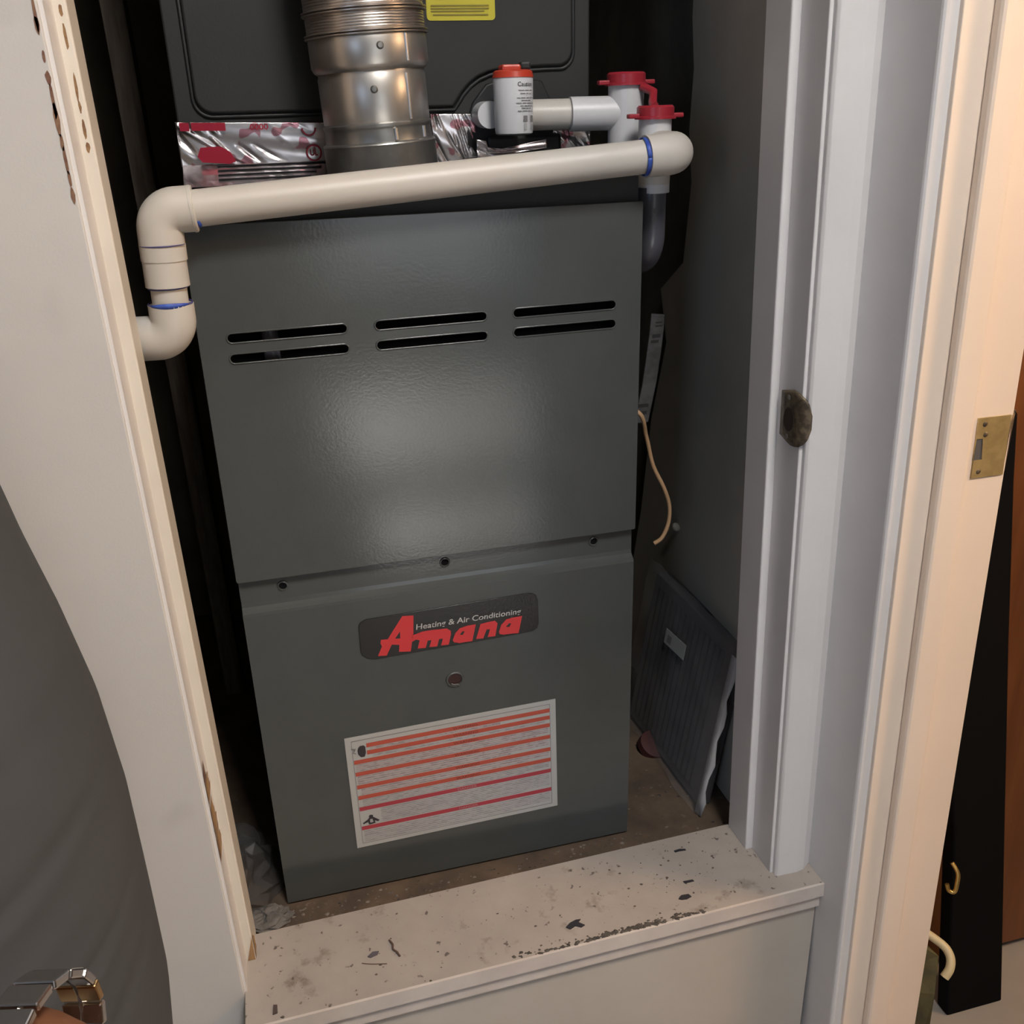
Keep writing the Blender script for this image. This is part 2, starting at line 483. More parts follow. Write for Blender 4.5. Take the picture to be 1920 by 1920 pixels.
struct(box('wall_next_room', 0.76, 2.6, 0.62, 0.68, ZF, ZC, M_WARM))
# side wall between hallway and next room: doorway from y=-0.21 to y=-1.0
bm = bmesh.new()
bm_box(bm, 0.648, 0.75, -1.15, -1.02, ZF, ZC); bm_box(bm, 0.648, 0.75, -1.02, -0.19, 1.62, ZC)
struct(from_bm('wall_right', bm, M_WALL))
struct(box('wall_next_room_side', 0.75, 2.6, -1.15, -1.09, ZF, ZC, M_ROOMW))
# closet front wall, left of the opening (one broad painted board) and header
bm = bmesh.new()
zz0, zz1 = ZF, ZC
a = [(-1.8, -0.131), (-0.0495, -0.131), (-0.0495, -0.115), (-1.8, -0.115)]
vs0 = [bm.verts.new((x + (LL * zz0 if x > -1 else 0), y, zz0)) for x, y in a]
vs1 = [bm.verts.new((x + (LL * zz1 if x > -1 else 0), y, zz1)) for x, y in a]
for i in range(4): bm.faces.new((vs0[i], vs0[(i + 1) % 4], vs1[(i + 1) % 4], vs1[i]))
bm.faces.new(vs0[::-1]); bm.faces.new(vs1)
struct(from_bm('wall_front', bm, M_WALL, bevel=0.0012))
struct(box('trim_1', -0.10, 0.66, -0.131, -0.03, 1.52, ZC, M_TRIM))
# left jamb and its stop
prism_l = struct(prism('trim_2', [(-0.066, -0.114), (-0.0515, -0.114), (-0.0515, -0.127), (-0.0465, -0.127), (-0.0465, -0.03), (-0.066, -0.03)], -0.01, 1.52, M_TRIM, lean=LL))
struct(prism('trim_3', [(-0.0485, -0.086), (-0.0365, -0.086), (-0.0365, -0.04), (-0.0485, -0.04)], 0.012, 1.52, M_TRIML, lean=LL, bevel=0.0015))
# right jamb, stop, casing
struct(prism('trim_4', [(0.580, -0.131), (0.5855, -0.131), (0.60, -0.131), (0.60, -0.03), (0.580, -0.03)], -0.01, 1.52, M_TRIM, lean=LR, bevel=0.0012))
struct(prism('trim_5', [(0.5705, -0.086), (0.581, -0.086), (0.581, -0.038), (0.5705, -0.038)], 0.012, 1.52, M_TRIM, lean=LR, bevel=0.0018))
struct(prism('trim_6', [(0.5835, -0.118), (0.5835, -0.136), (0.586, -0.139), (0.612, -0.1395), (0.622, -0.1375), (0.629, -0.133), (0.634, -0.1295), (0.66, -0.1295), (0.66, -0.118)],
             0.0145, 1.60, M_TRIM, lean=LR, bevel=0.001))
# casing of the side doorway (faces the hallway) down to the hallway floor
struct(prism('trim_7', [(0.634, -0.10), (0.634, -0.2035), (0.6346, -0.2056), (0.6362, -0.2072), (0.6385, -0.2078), (0.658, -0.2078), (0.658, -0.10)],
             ZF, 1.70, M_TRIM, lean=LR))
# far jamb of the side doorway (faces the camera) and its stop
struct(prism('trim_8', [(0.6475, -0.2125), (0.7565, -0.2125), (0.7565, -0.19), (0.6475, -0.19)], ZF, 1.62, M_WARM, lean=LR, bevel=0.001))
struct(prism('trim_9', [(0.6745, -0.2245), (0.7040, -0.2245), (0.7040, -0.212), (0.6745, -0.212)], ZF, 1.62, M_WARM, lean=LR, bevel=0.0035))
# other wall faces of the closet core towards the next room
struct(box('wall_closet_side', 0.655, 0.745, -0.19, 0.9, ZF, ZC, M_WARM))

# --- closet shell
struct(box('floor', -0.40, 0.655, -0.06, 0.80, -0.03, 0.0, M_CFLOOR))
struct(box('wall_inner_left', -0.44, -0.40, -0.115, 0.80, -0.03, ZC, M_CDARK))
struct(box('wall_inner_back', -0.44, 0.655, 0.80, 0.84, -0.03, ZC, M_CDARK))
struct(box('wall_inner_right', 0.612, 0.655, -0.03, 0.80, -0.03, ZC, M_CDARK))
# ragged plasterboard lining on the front part of the closet's right wall
pl = [(-0.03, 0.0), (0.42, 0.0), (0.40, 0.16), (0.36, 0.30), (0.33, 0.46), (0.285, 0.585), (0.31, 0.655), (0.24, 0.70), (0.225, 0.80), (0.238, 0.86), (0.232, 0.93), (0.242, 0.985), (0.236, 1.5), (-0.03, 1.5)]
bm = bmesh.new()
a = [bm.verts.new((0.600, y, z)) for y, z in pl]; b = [bm.verts.new((0.6115, y, z)) for y, z in pl]
for i in range(len(pl)): bm.faces.new((a[i], a[(i + 1) % len(pl)], b[(i + 1) % len(pl)], b[i]))
bm.faces.new(a); bm.faces.new(b[::-1])
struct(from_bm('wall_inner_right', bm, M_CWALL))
# bare stud in the back left corner
struct(prism('trim_10', [(-0.077, 0.5), (-0.049, 0.5), (-0.049, 0.56), (-0.077, 0.56)], 0.0, ZC, mat('old_stud_wood', (0.17, 0.135, 0.10), 0.8, color2=(0.09, 0.07, 0.052), scale=30, stretch=(3, 3, 0.3)), lean=-0.01))

# --- sill (raised closet threshold), nose, apron, riser
bm = bmesh.new()
top = [(-0.0490, -0.1745), (0.634, -0.1635), (0.634, -0.0365), (-0.0490, -0.0495)]
a = [bm.verts.new((x, y, 0.015)) for x, y in top]; b = [bm.verts.new((x, y, -0.003)) for x, y in top]
for i in range(4): bm.faces.new((a[i], a[(i + 1) % 4], b[(i + 1) % 4], b[i]))
bm.faces.new(a); bm.faces.new(b[::-1])
struct(from_bm('trim_11', bm, M_SILL))
bm = bmesh.new()
top = [(-0.0490, -0.1775), (0.6345, -0.1665), (0.6345, -0.1635), (-0.0490, -0.1745)]
a = [bm.verts.new((x, y, 0.0152)) for x, y in top]; b = [bm.verts.new((x, y, -0.004)) for x, y in top]
for i in range(4): bm.faces.new((a[i], a[(i + 1) % 4], b[(i + 1) % 4], b[i]))
bm.faces.new(a); bm.faces.new(b[::-1])
struct(from_bm('trim_12', bm, M_NOSE))
bm = bmesh.new()
for (y0, y1, za, zb) in ((-0.1715, -0.1605, -0.0255, -0.004),):
    top = [(-0.0490, y0), (0.634, y1), (0.634, y1 + 0.02), (-0.0490, y0 + 0.02)]
    a = [bm.verts.new((x, y, zb)) for x, y in top]; b = [bm.verts.new((x, y, za)) for x, y in top]
    for i in range(4): bm.faces.new((a[i], a[(i + 1) % 4], b[(i + 1) % 4], b[i]))
    bm.faces.new(a); bm.faces.new(b[::-1])
struct(from_bm('trim_13', bm, M_NOSE))
bm = bmesh.new()
top = [(-0.0490, -0.164), (0.634, -0.153), (0.634, -0.12), (-0.0490, -0.12)]
a = [bm.verts.new((x, y, -0.003)) for x, y in top]; b = [bm.verts.new((x, y, ZF)) for x, y in top]
for i in range(4): bm.faces.new((a[i], a[(i + 1) % 4], b[(i + 1) % 4], b[i]))
bm.faces.new(a); bm.faces.new(b[::-1])
struct(from_bm('wall_riser', bm, M_RISER))
# solid bed under the closet floor
struct(box('wall_riser', -0.44, 0.65, -0.12, 0.8, ZF, -0.03, M_RISER))

# --- worn spots where paint has chipped off the left frame (real bare patches, slightly proud of the board)


def chip(name, pts, m, parent=None):
    """pts: x,y,z quads strip"""
    bm = bmesh.new()
    vs = [bm.verts.new(p) for p in pts]
    bm.faces.new(vs)
    o = from_bm(name, bm, m, parent)
    return o


frame_l = prism_l
rnd = random.Random(3)
for zc, hh in ((0.962, 0.012), (0.955, 0.006), (0.935, 0.004), (0.921, 0.005), (0.905, 0.013), (0.893, 0.012), (0.878, 0.006), (0.866, 0.011), (0.853, 0.006), (0.842, 0.006)):
    xw = 0.0010 + rnd.random() * 0.0008
    xb = -0.0518 + LL * zc
    pts = []
    for k in range(9):
        t = 2 * PI * k / 9
        pts.append((xb - xw * 0.4 + xw * math.cos(t) * (0.7 + 0.5 * rnd.random()), -0.1313, zc + hh * math.sin(t) * (0.8 + 0.4 * rnd.random())))
    chip('chipped_patch', pts, M_RUST, bpy.data.objects['wall_front'])
for zc, hh in ((0.968, 0.004), (0.950, 0.009), (0.915, 0.011), (0.902, 0.005), (0.886, 0.008), (0.873, 0.004)):
    xb = -0.0415 + LL * zc; xw = 0.0010 + rnd.random() * 0.0006
    pts = [(xb + xw * math.cos(2 * PI * k / 9) * (0.7 + 0.5 * rnd.random()), -0.08612, zc + hh * math.sin(2 * PI * k / 9) * (0.8 + 0.4 * rnd.random())) for k in range(9)]
    chip('chipped_patch', pts, M_CHIP, bpy.data.objects['trim_3'])
# old hinge mortise in the left jamb: bare wood with a remnant of paint
for (z0, z1) in ((0.196, 0.224), (0.2265, 0.262), (0.268, 0.290)):
    n = 6; pts = []
    for k in range(n + 1):
        z = z0 + (z1 - z0) * k / n
        pts.append((-0.0459 + LL * z, -0.0885 - 0.012 * rnd.random() - 0.006 * (k / n), z))
    for z in (z1, z0):
        pts.append((-0.0459 + LL * z, -0.1265, z))
    chip('hinge_mortise', pts, M_WOODRAW, frame_l)
chip('hinge_mortise', [(-0.0459 + LL * 0.3, -0.1265, 0.289), (-0.0459 + LL * 0.3, -0.11, 0.292), (-0.0459 + LL * 0.3, -0.112, 0.312), (-0.0459 + LL * 0.3, -0.1265, 0.305)], M_RUST, frame_l)
chip('chipped_patch', [(-0.0362, -0.084, 0.013), (-0.0362, -0.066, 0.013), (-0.0364, -0.070, 0.034), (-0.0364, -0.084, 0.05)], M_WOODRAW, bpy.data.objects['trim_3'])
chip('chipped_patch', [(-0.0455, -0.0868, 0.016), (-0.0372, -0.0868, 0.016), (-0.0372, -0.0868, 0.05), (-0.042, -0.0868, 0.030)], M_WOODRAW, bpy.data.objects['trim_3'])

# ------------------------------------------------------------------ furnace
W = 0.4445
F = thing('furnace', 'dark grey gas furnace with slotted upper door and red lettered badge', 'furnace', (W / 2, 0.35, 0))
# cabinet: sides, back, top with an opening hidden by the doors
bm = bmesh.new()
bm_box(bm, 0.001, 0.003, 0.012, 0.70, 0.0, 0.826); bm_box(bm, W - 0.003, W - 0.001, 0.012, 0.70, 0.0, 0.826)
bm_box(bm, 0.003, W - 0.003, 0.698, 0.70, 0.0, 0.826); bm_box(bm, 0.003, W - 0.003, 0.012, 0.70, 0.824, 0.826)
bm_box(bm, 0.003, W - 0.003, 0.012, 0.70, 0.0, 0.002)
bm_box(bm, 0.003, W - 0.003, 0.012, 0.014, 0.795, 0.824)
bm_box(bm, 0.003, W - 0.003, 0.06, 0.062, 0.002, 0.824)
from_bm('cabinet', bm, M_FDARK, F)
box('dark_slot_backing', 0.01, W - 0.01, 0.03, 0.05, 0.46, 0.79, M_BLACK, F)  # black box put in for the unlit depth behind the slots
# parts dimly seen through the left and middle slots
for x in (0.066,): lathe('burner_tube', [(0.0, 0), (0.008, 0), (0.008, 0.09), (0.0, 0.09)], M_GREYPL, F, (x, 0.022, 0.64), n=14)
# upper door
R1 = 0.0048
slots = []
for zt, xs in ((0.6988, ((0.0309, 0.1348), (0.1711, 0.2745), (0.3110, 0.4123))), (0.6790, ((0.0309, 0.1348), (0.1711, 0.2745), (0.3110, 0.4123)))):
    for k, (x0, x1) in enumerate(xs):
        dz = 0.0011 * k
        slots.append(slot(x0, x1, zt + dz, zt + dz + 0.0007, R1))
ud = wall_plate('upper_door', rrect(0.0, W, 0.4425, 0.8025, 0.003), slots, 0.0, 0.0016, M_FURN, F, bev=0.0006)
for s in slots:   # rolled rims round each slot
    pts = [(x, -0.0001, z) for x, z in s]
    bm = bmesh.new(); bm_tube(bm, pts + [pts[0]], 0.0009, 6, caps=False)
    from_bm('slot_rim', bm, M_FURN, ud, smooth=True)
bm = bmesh.new()
bm_box(bm, 0.0, 0.0016, 0.0012, 0.012, 0.4425, 0.8015); bm_box(bm, W - 0.0016, W, 0.0012, 0.012, 0.4425, 0.8015)
bm_box(bm, 0.0, W, 0.0012, 0.012, 0.8005, 0.8022); bm_box(bm, 0.0, W, 0.0012, 0.010, 0.4425, 0.4441)
from_bm('door_flange', bm, M_FURN, ud)
# lower door, its top is joggled back into a flange behind the upper door
prof = [(0.0, 0.004), (0.0, 0.4015), (0.0012, 0.4045), (0.0045, 0.4068), (0.0078, 0.4095), (0.0088, 0.414), (0.0088, 0.452), (0.0105, 0.452), (0.0105, 0.412), (0.0025, 0.4035), (0.0016, 0.004)]
ld = xprism('lower_door', prof, 0.0012, W - 0.0012, M_FURN, F)
bm = bmesh.new()
bm_box(bm, 0.0012, 0.0028, 0.0008, 0.012, 0.004, 0.402); bm_box(bm, W - 0.0028, W - 0.0012, 0.0008, 0.012, 0.004, 0.402)
bm_box(bm, 0.0012, W - 0.0012, 0.0008, 0.012, 0.004, 0.0056)
from_bm('door_flange', bm, M_FURN, ld)
# three screw holes in the joggled strip, their inner dark painted as black discs
for x, z in ((0.0462, 0.4292), (0.2225, 0.4302), (0.3970, 0.4306)):
    sh = lathe('screw_hole', [(0.0, 0.0003), (0.0042, 0.0003), (0.0042, 0.0012)], M_BLACK, F, (x, 0.0090, z), (0, -1, 0), n=20)
    lathe('screw_rim', [(0.0040, 0.0002), (0.0044, 0.0016), (0.0056, 0.0013), (0.0062, 0.0002)], M_FURN, sh, (x, 0.0088, z), (0, -1, 0), n=24)
# sight glass
sg = lathe('sight_glass', [(0.0, 0.0004), (0.0082, 0.0004)], mat('dark_red_glass', (0.035, 0.012, 0.01), 0.2), F, (0.2243, 0.0, 0.2835), (0, -1, 0), n=28)
lathe('glass_rim', [(0.0080, 0.0002), (0.0084, 0.0022), (0.0100, 0.0020), (0.0108, 0.0001)], M_FURN, sg, (0.2243, 0.0, 0.2835), (0, -1, 0), n=28)
tube('glass_clip', [(0.2195, -0.0016, 0.2785), (0.2225, -0.0016, 0.2768), (0.2275, -0.0016, 0.2765), (0.2290, -0.0016, 0.2745)], 0.0008, M_GALVD, sg, n=8)

# badge with the maker's lettering
BD = wall_plate('badge', [(0.1203, 0.3702), (0.1222, 0.3752), (0.1285, 0.3786), (0.2250, 0.3800), (0.3149, 0.3812), (0.3205, 0.3798), (0.3243, 0.3770), (0.3264, 0.3700), (0.3266, 0.3400), (0.3248, 0.3340), (0.3190, 0.3309), (0.2250, 0.3287), (0.1351, 0.3270), (0.1275, 0.3290), (0.1215, 0.3340), (0.1199, 0.3392)],
                [], -0.0012, 0.0016, M_BADGE, F, bev=0.0005)
BD['label'] = 'glossy black badge with red slanted lettering'
LG = {'A': [(0.13858, 0.33069), (0.14402, 0.34203), (0.14269, 0.3464), (0.14361, 0.35075), (0.15106, 0.35006), (0.16933, 0.37624), (0.18182, 0.375), (0.18031, 0.35325), (0.17933, 0.3489), (0.17561, 0.33004), (0.16241, 0.3318), (0.16353, 0.34071), (0.15509, 0.34262), (0.1483, 0.32955)],
      'Ah': [(0.15921, 0.34925), (0.16549, 0.35778), (0.16503, 0.3486)],
      'm': [(0.18378, 0.33222), (0.18675, 0.34239), (0.18287, 0.34412), (0.17816, 0.34198), (0.17873, 0.35004), (0.19029, 0.35278), (0.20173, 0.35297), (0.21835, 0.35201), (0.22277, 0.34838), (0.22275, 0.34382), (0.2195, 0.33101), (0.21057, 0.33131), (0.21328, 0.34001), (0.20877, 0.34002), (0.20616, 0.33105), (0.19719, 0.33175), (0.20003, 0.34028), (0.19579, 0.34051), (0.19291, 0.33148)],
      'a1': [(0.2244, 0.33566), (0.22777, 0.34424), (0.23328, 0.3498), (0.2421, 0.35152), (0.25203, 0.35175), (0.24698, 0.3307), (0.23876, 0.33085), (0.23173, 0.33079), (0.22543, 0.33311)],
      'a1h': [(0.23251, 0.34144), (0.2362, 0.34537), (0.23886, 0.3449), (0.2363, 0.34037)],
      'n': [(0.25154, 0.33253), (0.25751, 0.35106), (0.26554, 0.35203), (0.2744, 0.35247), (0.27746, 0.34866), (0.27427, 0.33246), (0.26513, 0.33262), (0.26848, 0.3426), (0.26422, 0.34255), (0.26001, 0.33195)],
      'a2': [(0.27858, 0.33661), (0.28187, 0.34593), (0.288, 0.35183), (0.29516, 0.35284), (0.30675, 0.35309), (0.30199, 0.33155), (0.29276, 0.33225), (0.2844, 0.33253), (0.27968, 0.33403)],
      'a2h': [(0.2871, 0.34238), (0.2908, 0.34636), (0.29377, 0.34585), (0.29124, 0.34127)]}
flat_poly('red_lettering', [(LG['A'], [LG['Ah']]), (LG['m'], []), (LG['a1'], [LG['a1h']]), (LG['n'], []), (LG['a2'], [LG['a2h']])], -0.0014, M_LOGO, BD)
wall_text('silver_lettering', 'Heating & Air Conditioning', 0.2447, 0.3590, -0.0017, 0.1222, 0.0093, M_SILV, BD, rot=0.001, shear=0.1, offset=0.012)

# safety label
lc = [(0.0910, 0.2282), (0.3458, 0.2318), (0.3469, 0.0704), (0.0916, 0.0670)]   # tl tr br bl


def lab(u, v):
    a = Vector(lc[0]).lerp(Vector(lc[1]), u); b = Vector(lc[3]).lerp(Vector(lc[2]), u)
    return tuple(a.lerp(b, v))


def lquad(u0, u1, v0, v1):
    return [lab(u0, v1), lab(u1, v1), lab(u1, v0), lab(u0, v0)]


WL = wall_plate('warning_label', [lc[3], lc[2], lc[1], lc[0]], [], -0.0009, 0.0008, M_LABEL, F)
WL['label'] = 'white safety label with orange and red stripes'
yL = -0.0010
flat_poly('label_border', [(lquad(0.028, 0.972, 0.035, 0.965), [lquad(0.030, 0.970, 0.038, 0.962)])], yL, M_GPRINT, WL)
bars = [0.090, 0.153, 0.222, 0.328, 0.444, 0.541, 0.645, 0.824]
for i, v in enumerate(bars):
    flat_poly('stripe', [(lquad(0.095 if i < 2 else 0.032, 0.969, v - 0.0165, v + 0.0165), [])], yL - 0.0001, M_ORBAR if i < 6 else M_RDBAR, WL)
    c = lab(0.557 if i < 6 else 0.55, v)
    wall_text('stripe_lettering', 'WARNING' if i < 6 else 'DANGER', c[0], c[1], yL - 0.0004, 0.030 if i < 6 else 0.024, 0.0036,
              mat('dark_stripe_print', (0.16, 0.03, 0.025), 0.6) if i < 6 else mat('pale_stripe_print', (0.40, 0.20, 0.20), 0.6), WL, rot=0.014, offset=0.01)
blocks = [(0.11, 0.96, 0.108, 0.136, 1), (0.12, 0.96, 0.172, 0.202, 0), (0.04, 0.96, 0.242, 0.308, 1), (0.04, 0.96, 0.348, 0.424, 1), (0.05, 0.96, 0.464, 0.521, 1),
          (0.05, 0.96, 0.561, 0.625, 0), (0.13, 0.96, 0.668, 0.800, 0), (0.04, 0.96, 0.848, 0.955, 0)]
rows = bmesh.new()
for (u0, u1, v0, v1, pink) in blocks:
    n = max(1, int((v1 - v0) / 0.0155))
    polys = []
    for k in range(n):
        va = v0 + (v1 - v0) * (k + 0.2) / n; vb = v0 + (v1 - v0) * (k + 0.75) / n
        polys.append((lquad(u0, u1 - rnd.random() * 0.25 * (k == n - 1), va, vb), []))
    o = flat_poly('small_print', polys, yL, M_LTXP if pink else M_LTXT, WL)
rows.free()
# pictograms: dark gloved hand with bolt at top left, figure at bottom left
flat_poly('hazard_mark', [([lab(u, v) for u, v in ((0.055, 0.155), (0.053, 0.12), (0.058, 0.098), (0.066, 0.085), (0.083, 0.085), (0.090, 0.100), (0.090, 0.150), (0.083, 0.182), (0.066, 0.182))], [])], yL - 0.0003, M_PRINT, WL)
flat_poly('hazard_mark', [([lab(u, v) for u, v in ((0.026, 0.094), (0.046, 0.102), (0.046, 0.107), (0.036, 0.134), (0.046, 0.142), (0.045, 0.147), (0.030, 0.138), (0.040, 0.110), (0.025, 0.100))], [])], yL - 0.0003, M_GPRINT, WL)
flat_poly('hazard_mark', [([lab(u, v) for u, v in ((0.040, 0.775), (0.064, 0.752), (0.072, 0.735), (0.070, 0.722), (0.078, 0.712), (0.090, 0.718), (0.090, 0.735), (0.118, 0.775), (0.112, 0.785), (0.096, 0.770), (0.098, 0.795), (0.068, 0.798), (0.064, 0.772), (0.042, 0.786))],
                          [[lab(u, v) for u, v in ((0.074, 0.785), (0.074, 0.750), (0.086, 0.750), (0.090, 0.785))]])], yL - 0.0003, M_PRINT, WL)

# ------------------------------------------------------------------ coil cabinet on top
YC = 0.150
CC = thing('coil_cabinet', 'dark grey evaporator coil cabinet standing on the furnace top behind the flue', 'cabinet', (W / 2, 0.38, 0.826))
box('casing', 0.003, 0.439, YC, 0.65, 0.827, 1.42, M_FDARK, CC, bevel=0.002)
pan = arc(0.0405, 0.9125, 0.0175, PI, 1.5 * PI, 8)[::1]
outer = [(0.023, 1.38)] + pan + [(0.285, 0.895), (0.289, 0.9005), (0.295, 0.909), (0.303, 0.917), (0.313, 0.9235), (0.325, 0.928), (0.338, 0.9302), (0.352, 0.931), (0.388, 0.9325)]
outer += arc(0.4020, 0.9485, 0.016, -PI / 2, 0, 8) + [(0.4185, 1.38)]
ap = wall_plate('access_panel', outer, [], YC - 0.0055, 0.006, M_FDARK, CC, bev=0.0025)
bm = bmesh.new(); bm_tube(bm, [(x, YC - 0.0004, z) for x, z in [(outer[0][0] - 0.003, outer[0][1])] + [(x - 0.002 if x < 0.2 else x + 0.002, z - 0.003) for x, z in outer[1:-1]] + [(outer[-1][0] + 0.003, outer[-1][1])]], 0.0022, 8)
from_bm('panel_edge_shade', bm, M_BLKPL, CC, smooth=True)  # black line painting the shade along the step of the panel
yl = wall_plate('yellow_label', rrect(0.2615, 0.3335, 0.9765, 1.06, 0.004), [], YC - 0.0062, 0.0006, M_YEL, CC)
yl['label'] = 'yellow information label'
for z, u0, u1 in ((0.9818, 0.268, 0.326), (0.9851, 0.266, 0.322), (0.9876, 0.266, 0.327), (0.9902, 0.266, 0.327), (0.9962, 0.27, 0.286)):
    flat_poly('label_print', [([(u0, z - 0.0006), (u1, z - 0.0006), (u1, z + 0.0006), (u0, z + 0.0006)], [])], YC - 0.0067, M_YELT, yl)
# black drain pan showing in the notch of the panel
dp = box('drain_pan', 0.318, 0.402, YC - 0.016, YC + 0.01, 0.8455, 0.8655, M_BLKPL, CC, bevel=0.004)
wall_plate('pan_end', [(0.300, 0.848), (0.335, 0.842), (0.396, 0.852), (0.396, 0.895), (0.384, 0.918), (0.35, 0.924), (0.322, 0.916), (0.306, 0.898), (0.298, 0.872)], [], YC - 0.004, 0.006, M_BLKPL, CC, bev=0.002)
lathe('drain_port', [(0.0, 0.0), (0.0135, 0.0), (0.0135, 0.032), (0.0, 0.032)], M_PVCW, CC, (0.318, YC - 0.002, 0.886), (0, -1, 0), n=24)
# foil tape, printed in red
t1 = crumple('foil_tape', 0.002, 0.152, 0.835, 0.888, YC - 0.001, M_FOIL, CC, nx=110, nz=44, amp=0.0026, seed=5, calm=0.6,
             outline=lambda u, v: (0.001 + 0.1515 * u, 0.8460 + (0.8885 - 0.005 * u - 0.8460) * v))
t1['label'] = 'red printed silver foil tape left of the flue'
# lower edge of the tape, turned forward onto the furnace top
bm = bmesh.new(); g = {}
for i in range(25):
    for j in range(5):
        u = i / 24; v = j / 4
        g[i, j] = bm.verts.new((0.002 + 0.148 * u, YC - 0.003 - 0.034 * v, 0.8475 - 0.0195 * v + (0.0008 * random.random())))
for i in range(24):
    for j in range(4): bm.faces.new((g[i, j], g[i + 1, j], g[i + 1, j + 1], g[i, j + 1]))
tf = from_bm('tape_fold', bm, M_FOILP, t1)
for k in range(4):
    bm = bmesh.new(); bm_box(bm, 0.036, 0.146 - 0.006 * k, YC - 0.0075 - 0.0068 * k - 0.0016, YC - 0.0075 - 0.0068 * k + 0.0010, 0.8456 - 0.0039 * k, 0.8466 - 0.0039 * k)
    from_bm('black_line', bm, M_FLINE, t1)
# printed marks on the left tape
yT = YC - 0.0079
flat_poly('red_print', [([(0.016, 0.8800), (0.049, 0.8790), (0.049, 0.8865), (0.016, 0.8875)], []), ([(0.005, 0.8800), (0.014, 0.8797), (0.014, 0.8872), (0.005, 0.8878)], [])], yT, M_FRED, t1)
flat_poly('red_print', [([(0.018, 0.8555), (0.022, 0.8500), (0.049, 0.8475), (0.055, 0.8500), (0.051, 0.8585), (0.042, 0.8645), (0.022, 0.8640)], [])], yT, M_FRED, t1)
flat_poly('red_print', [(arc(0.1345, 0.8550, 0.0080, 0, 2 * PI, 24)[:-1], [arc(0.1345, 0.8550, 0.0066, 0, 2 * PI, 24)[:-1]]),
                        (arc(0.1315, 0.8790, 0.0075, PI, 2 * PI, 14) + arc(0.1315, 0.8790, 0.0060, 2 * PI, PI, 14), [])], yT, M_FRED, t1)
wall_text('red_print', 'UL', 0.1345, 0.8552, yT, 0.0078, 0.0062, M_FRED, t1, offset=0.02)
wall_text('red_print', '0000', 0.082, 0.8818, yT, 0.018, 0.0055, M_FRED, t1, offset=0.01)


def out2(u, v):   # piece right of the flue, cut away round the drain pan
    x = 0.262 + 0.048 * u
    lo = 0.838 + 0.006 * u; hi = 0.8885 - 0.001 * u
    return (x - 0.002 * v, lo + (hi - lo) * v)


t2 = crumple('foil_tape', 0, 0, 0, 0, YC - 0.001, M_FOIL, CC, nx=44, nz=44, amp=0.0026, seed=9, outline=out2)
t2['label'] = 'crumpled silver foil tape between flue and drain fitting'


def out3(u, v):
    x = 0.305 + 0.078 * u
    lo = 0.842 + 0.009 * u; hi = 0.852 + 0.012 * abs(u - 0.35) ** 1.0 + (0.006 if u < 0.15 else 0)
    return (x, lo + (hi - lo) * v)


t3 = crumple('foil_tape', 0, 0, 0, 0, YC - 0.018, M_FOILP, CC, nx=60, nz=16, amp=0.0018, seed=12, outline=out3)
t3['label'] = 'plain silver foil tape below the drain fitting'
t4 = crumple('foil_tape', 0.392, 0.439, 0.842, 0.868, YC - 0.001, M_FOIL, CC, nx=40, nz=24, amp=0.0026, seed=20)
t4['label'] = 'shaded red printed foil tape at right end'

# ------------------------------------------------------------------ flue
fo = Vector((0.1975, 0.082, 0.826)); fx = Vector((-0.050, 0.0, 1.0)).normalized()
FL = thing('flue_pipe', 'shiny galvanised flue pipe rising from the furnace top to a corrugated hose', 'pipe', tuple(fo))
lathe('collar', [(0.0555, 0.0), (0.0555, 0.0365), (0.0560, 0.0375), (0.0555, 0.0388), (0.0528, 0.040), (0.0520, 0.0505), (0.0528, 0.0525), (0.0535, 0.054), (0.0535, 0.056), (0.0515, 0.0575)], M_GALVD, FL, fo, fx, n=48)
lathe('lower_sleeve', [(0.0512, 0.0565), (0.0520, 0.0580), (0.0520, 0.0985), (0.0512, 0.100), (0.0512, 0.104), (0.0530, 0.106)], M_GALV, FL, fo, fx, n=48)
lathe('upper_sleeve', [(0.0520, 0.102), (0.0545, 0.104), (0.0565, 0.108), (0.0565, 0.131), (0.0560, 0.1325), (0.0548, 0.133)], M_GALV, FL, fo, fx, n=48)
prof = []
h = 0.1320; k = 0
while h < 0.46:
    c = (k % 8) in (0, 1)
    prof += [(0.0575 if c else 0.0560, h), (0.0590 if c else 0.0565, h + 0.0008), (0.0590 if c else 0.0565, h + 0.0016), (0.0560, h + 0.0024)]
    h += 0.0024; k += 1
lathe('flexible_hose', prof, M_ALU, FL, fo, fx, n=40)


def on_flue(ang, h, r):
    u = Vector((1, 0, 0)); u = (u - fx * u.dot(fx)).normalized(); v = fx.cross(u)
    return fo + fx * h + r * (math.cos(ang) * u + math.sin(ang) * v), (math.cos(ang) * u + math.sin(ang) * v)


for ang, h, r in ((-1.50, 0.122, 0.0563), (-1.68, 0.086, 0.0518)):
    p, d = on_flue(ang, h, r)
    lathe('screw', [(0.0, 0.0022), (0.0022, 0.002), (0.0032, 0.001), (0.0036, 0.0)], M_GALVD, FL, p, d, n=14)
# folded seams
for hs, he, r in ((0.058, 0.098, 0.0524), (0.108, 0.131, 0.0569)):
    pts = [on_flue(-1.03, hs + (he - hs) * i / 4, r)[0] for i in range(5)]
    tube('seam', pts, 0.0013, M_GALV, FL, n=8)
for ang in (-1.38, -0.72):
    a, d = on_flue(ang, 0.041, 0.0528); b, _ = on_flue(ang, 0.051, 0.0526)
    tube('crimp', [a, b], 0.0018, M_GALV, FL, n=8)

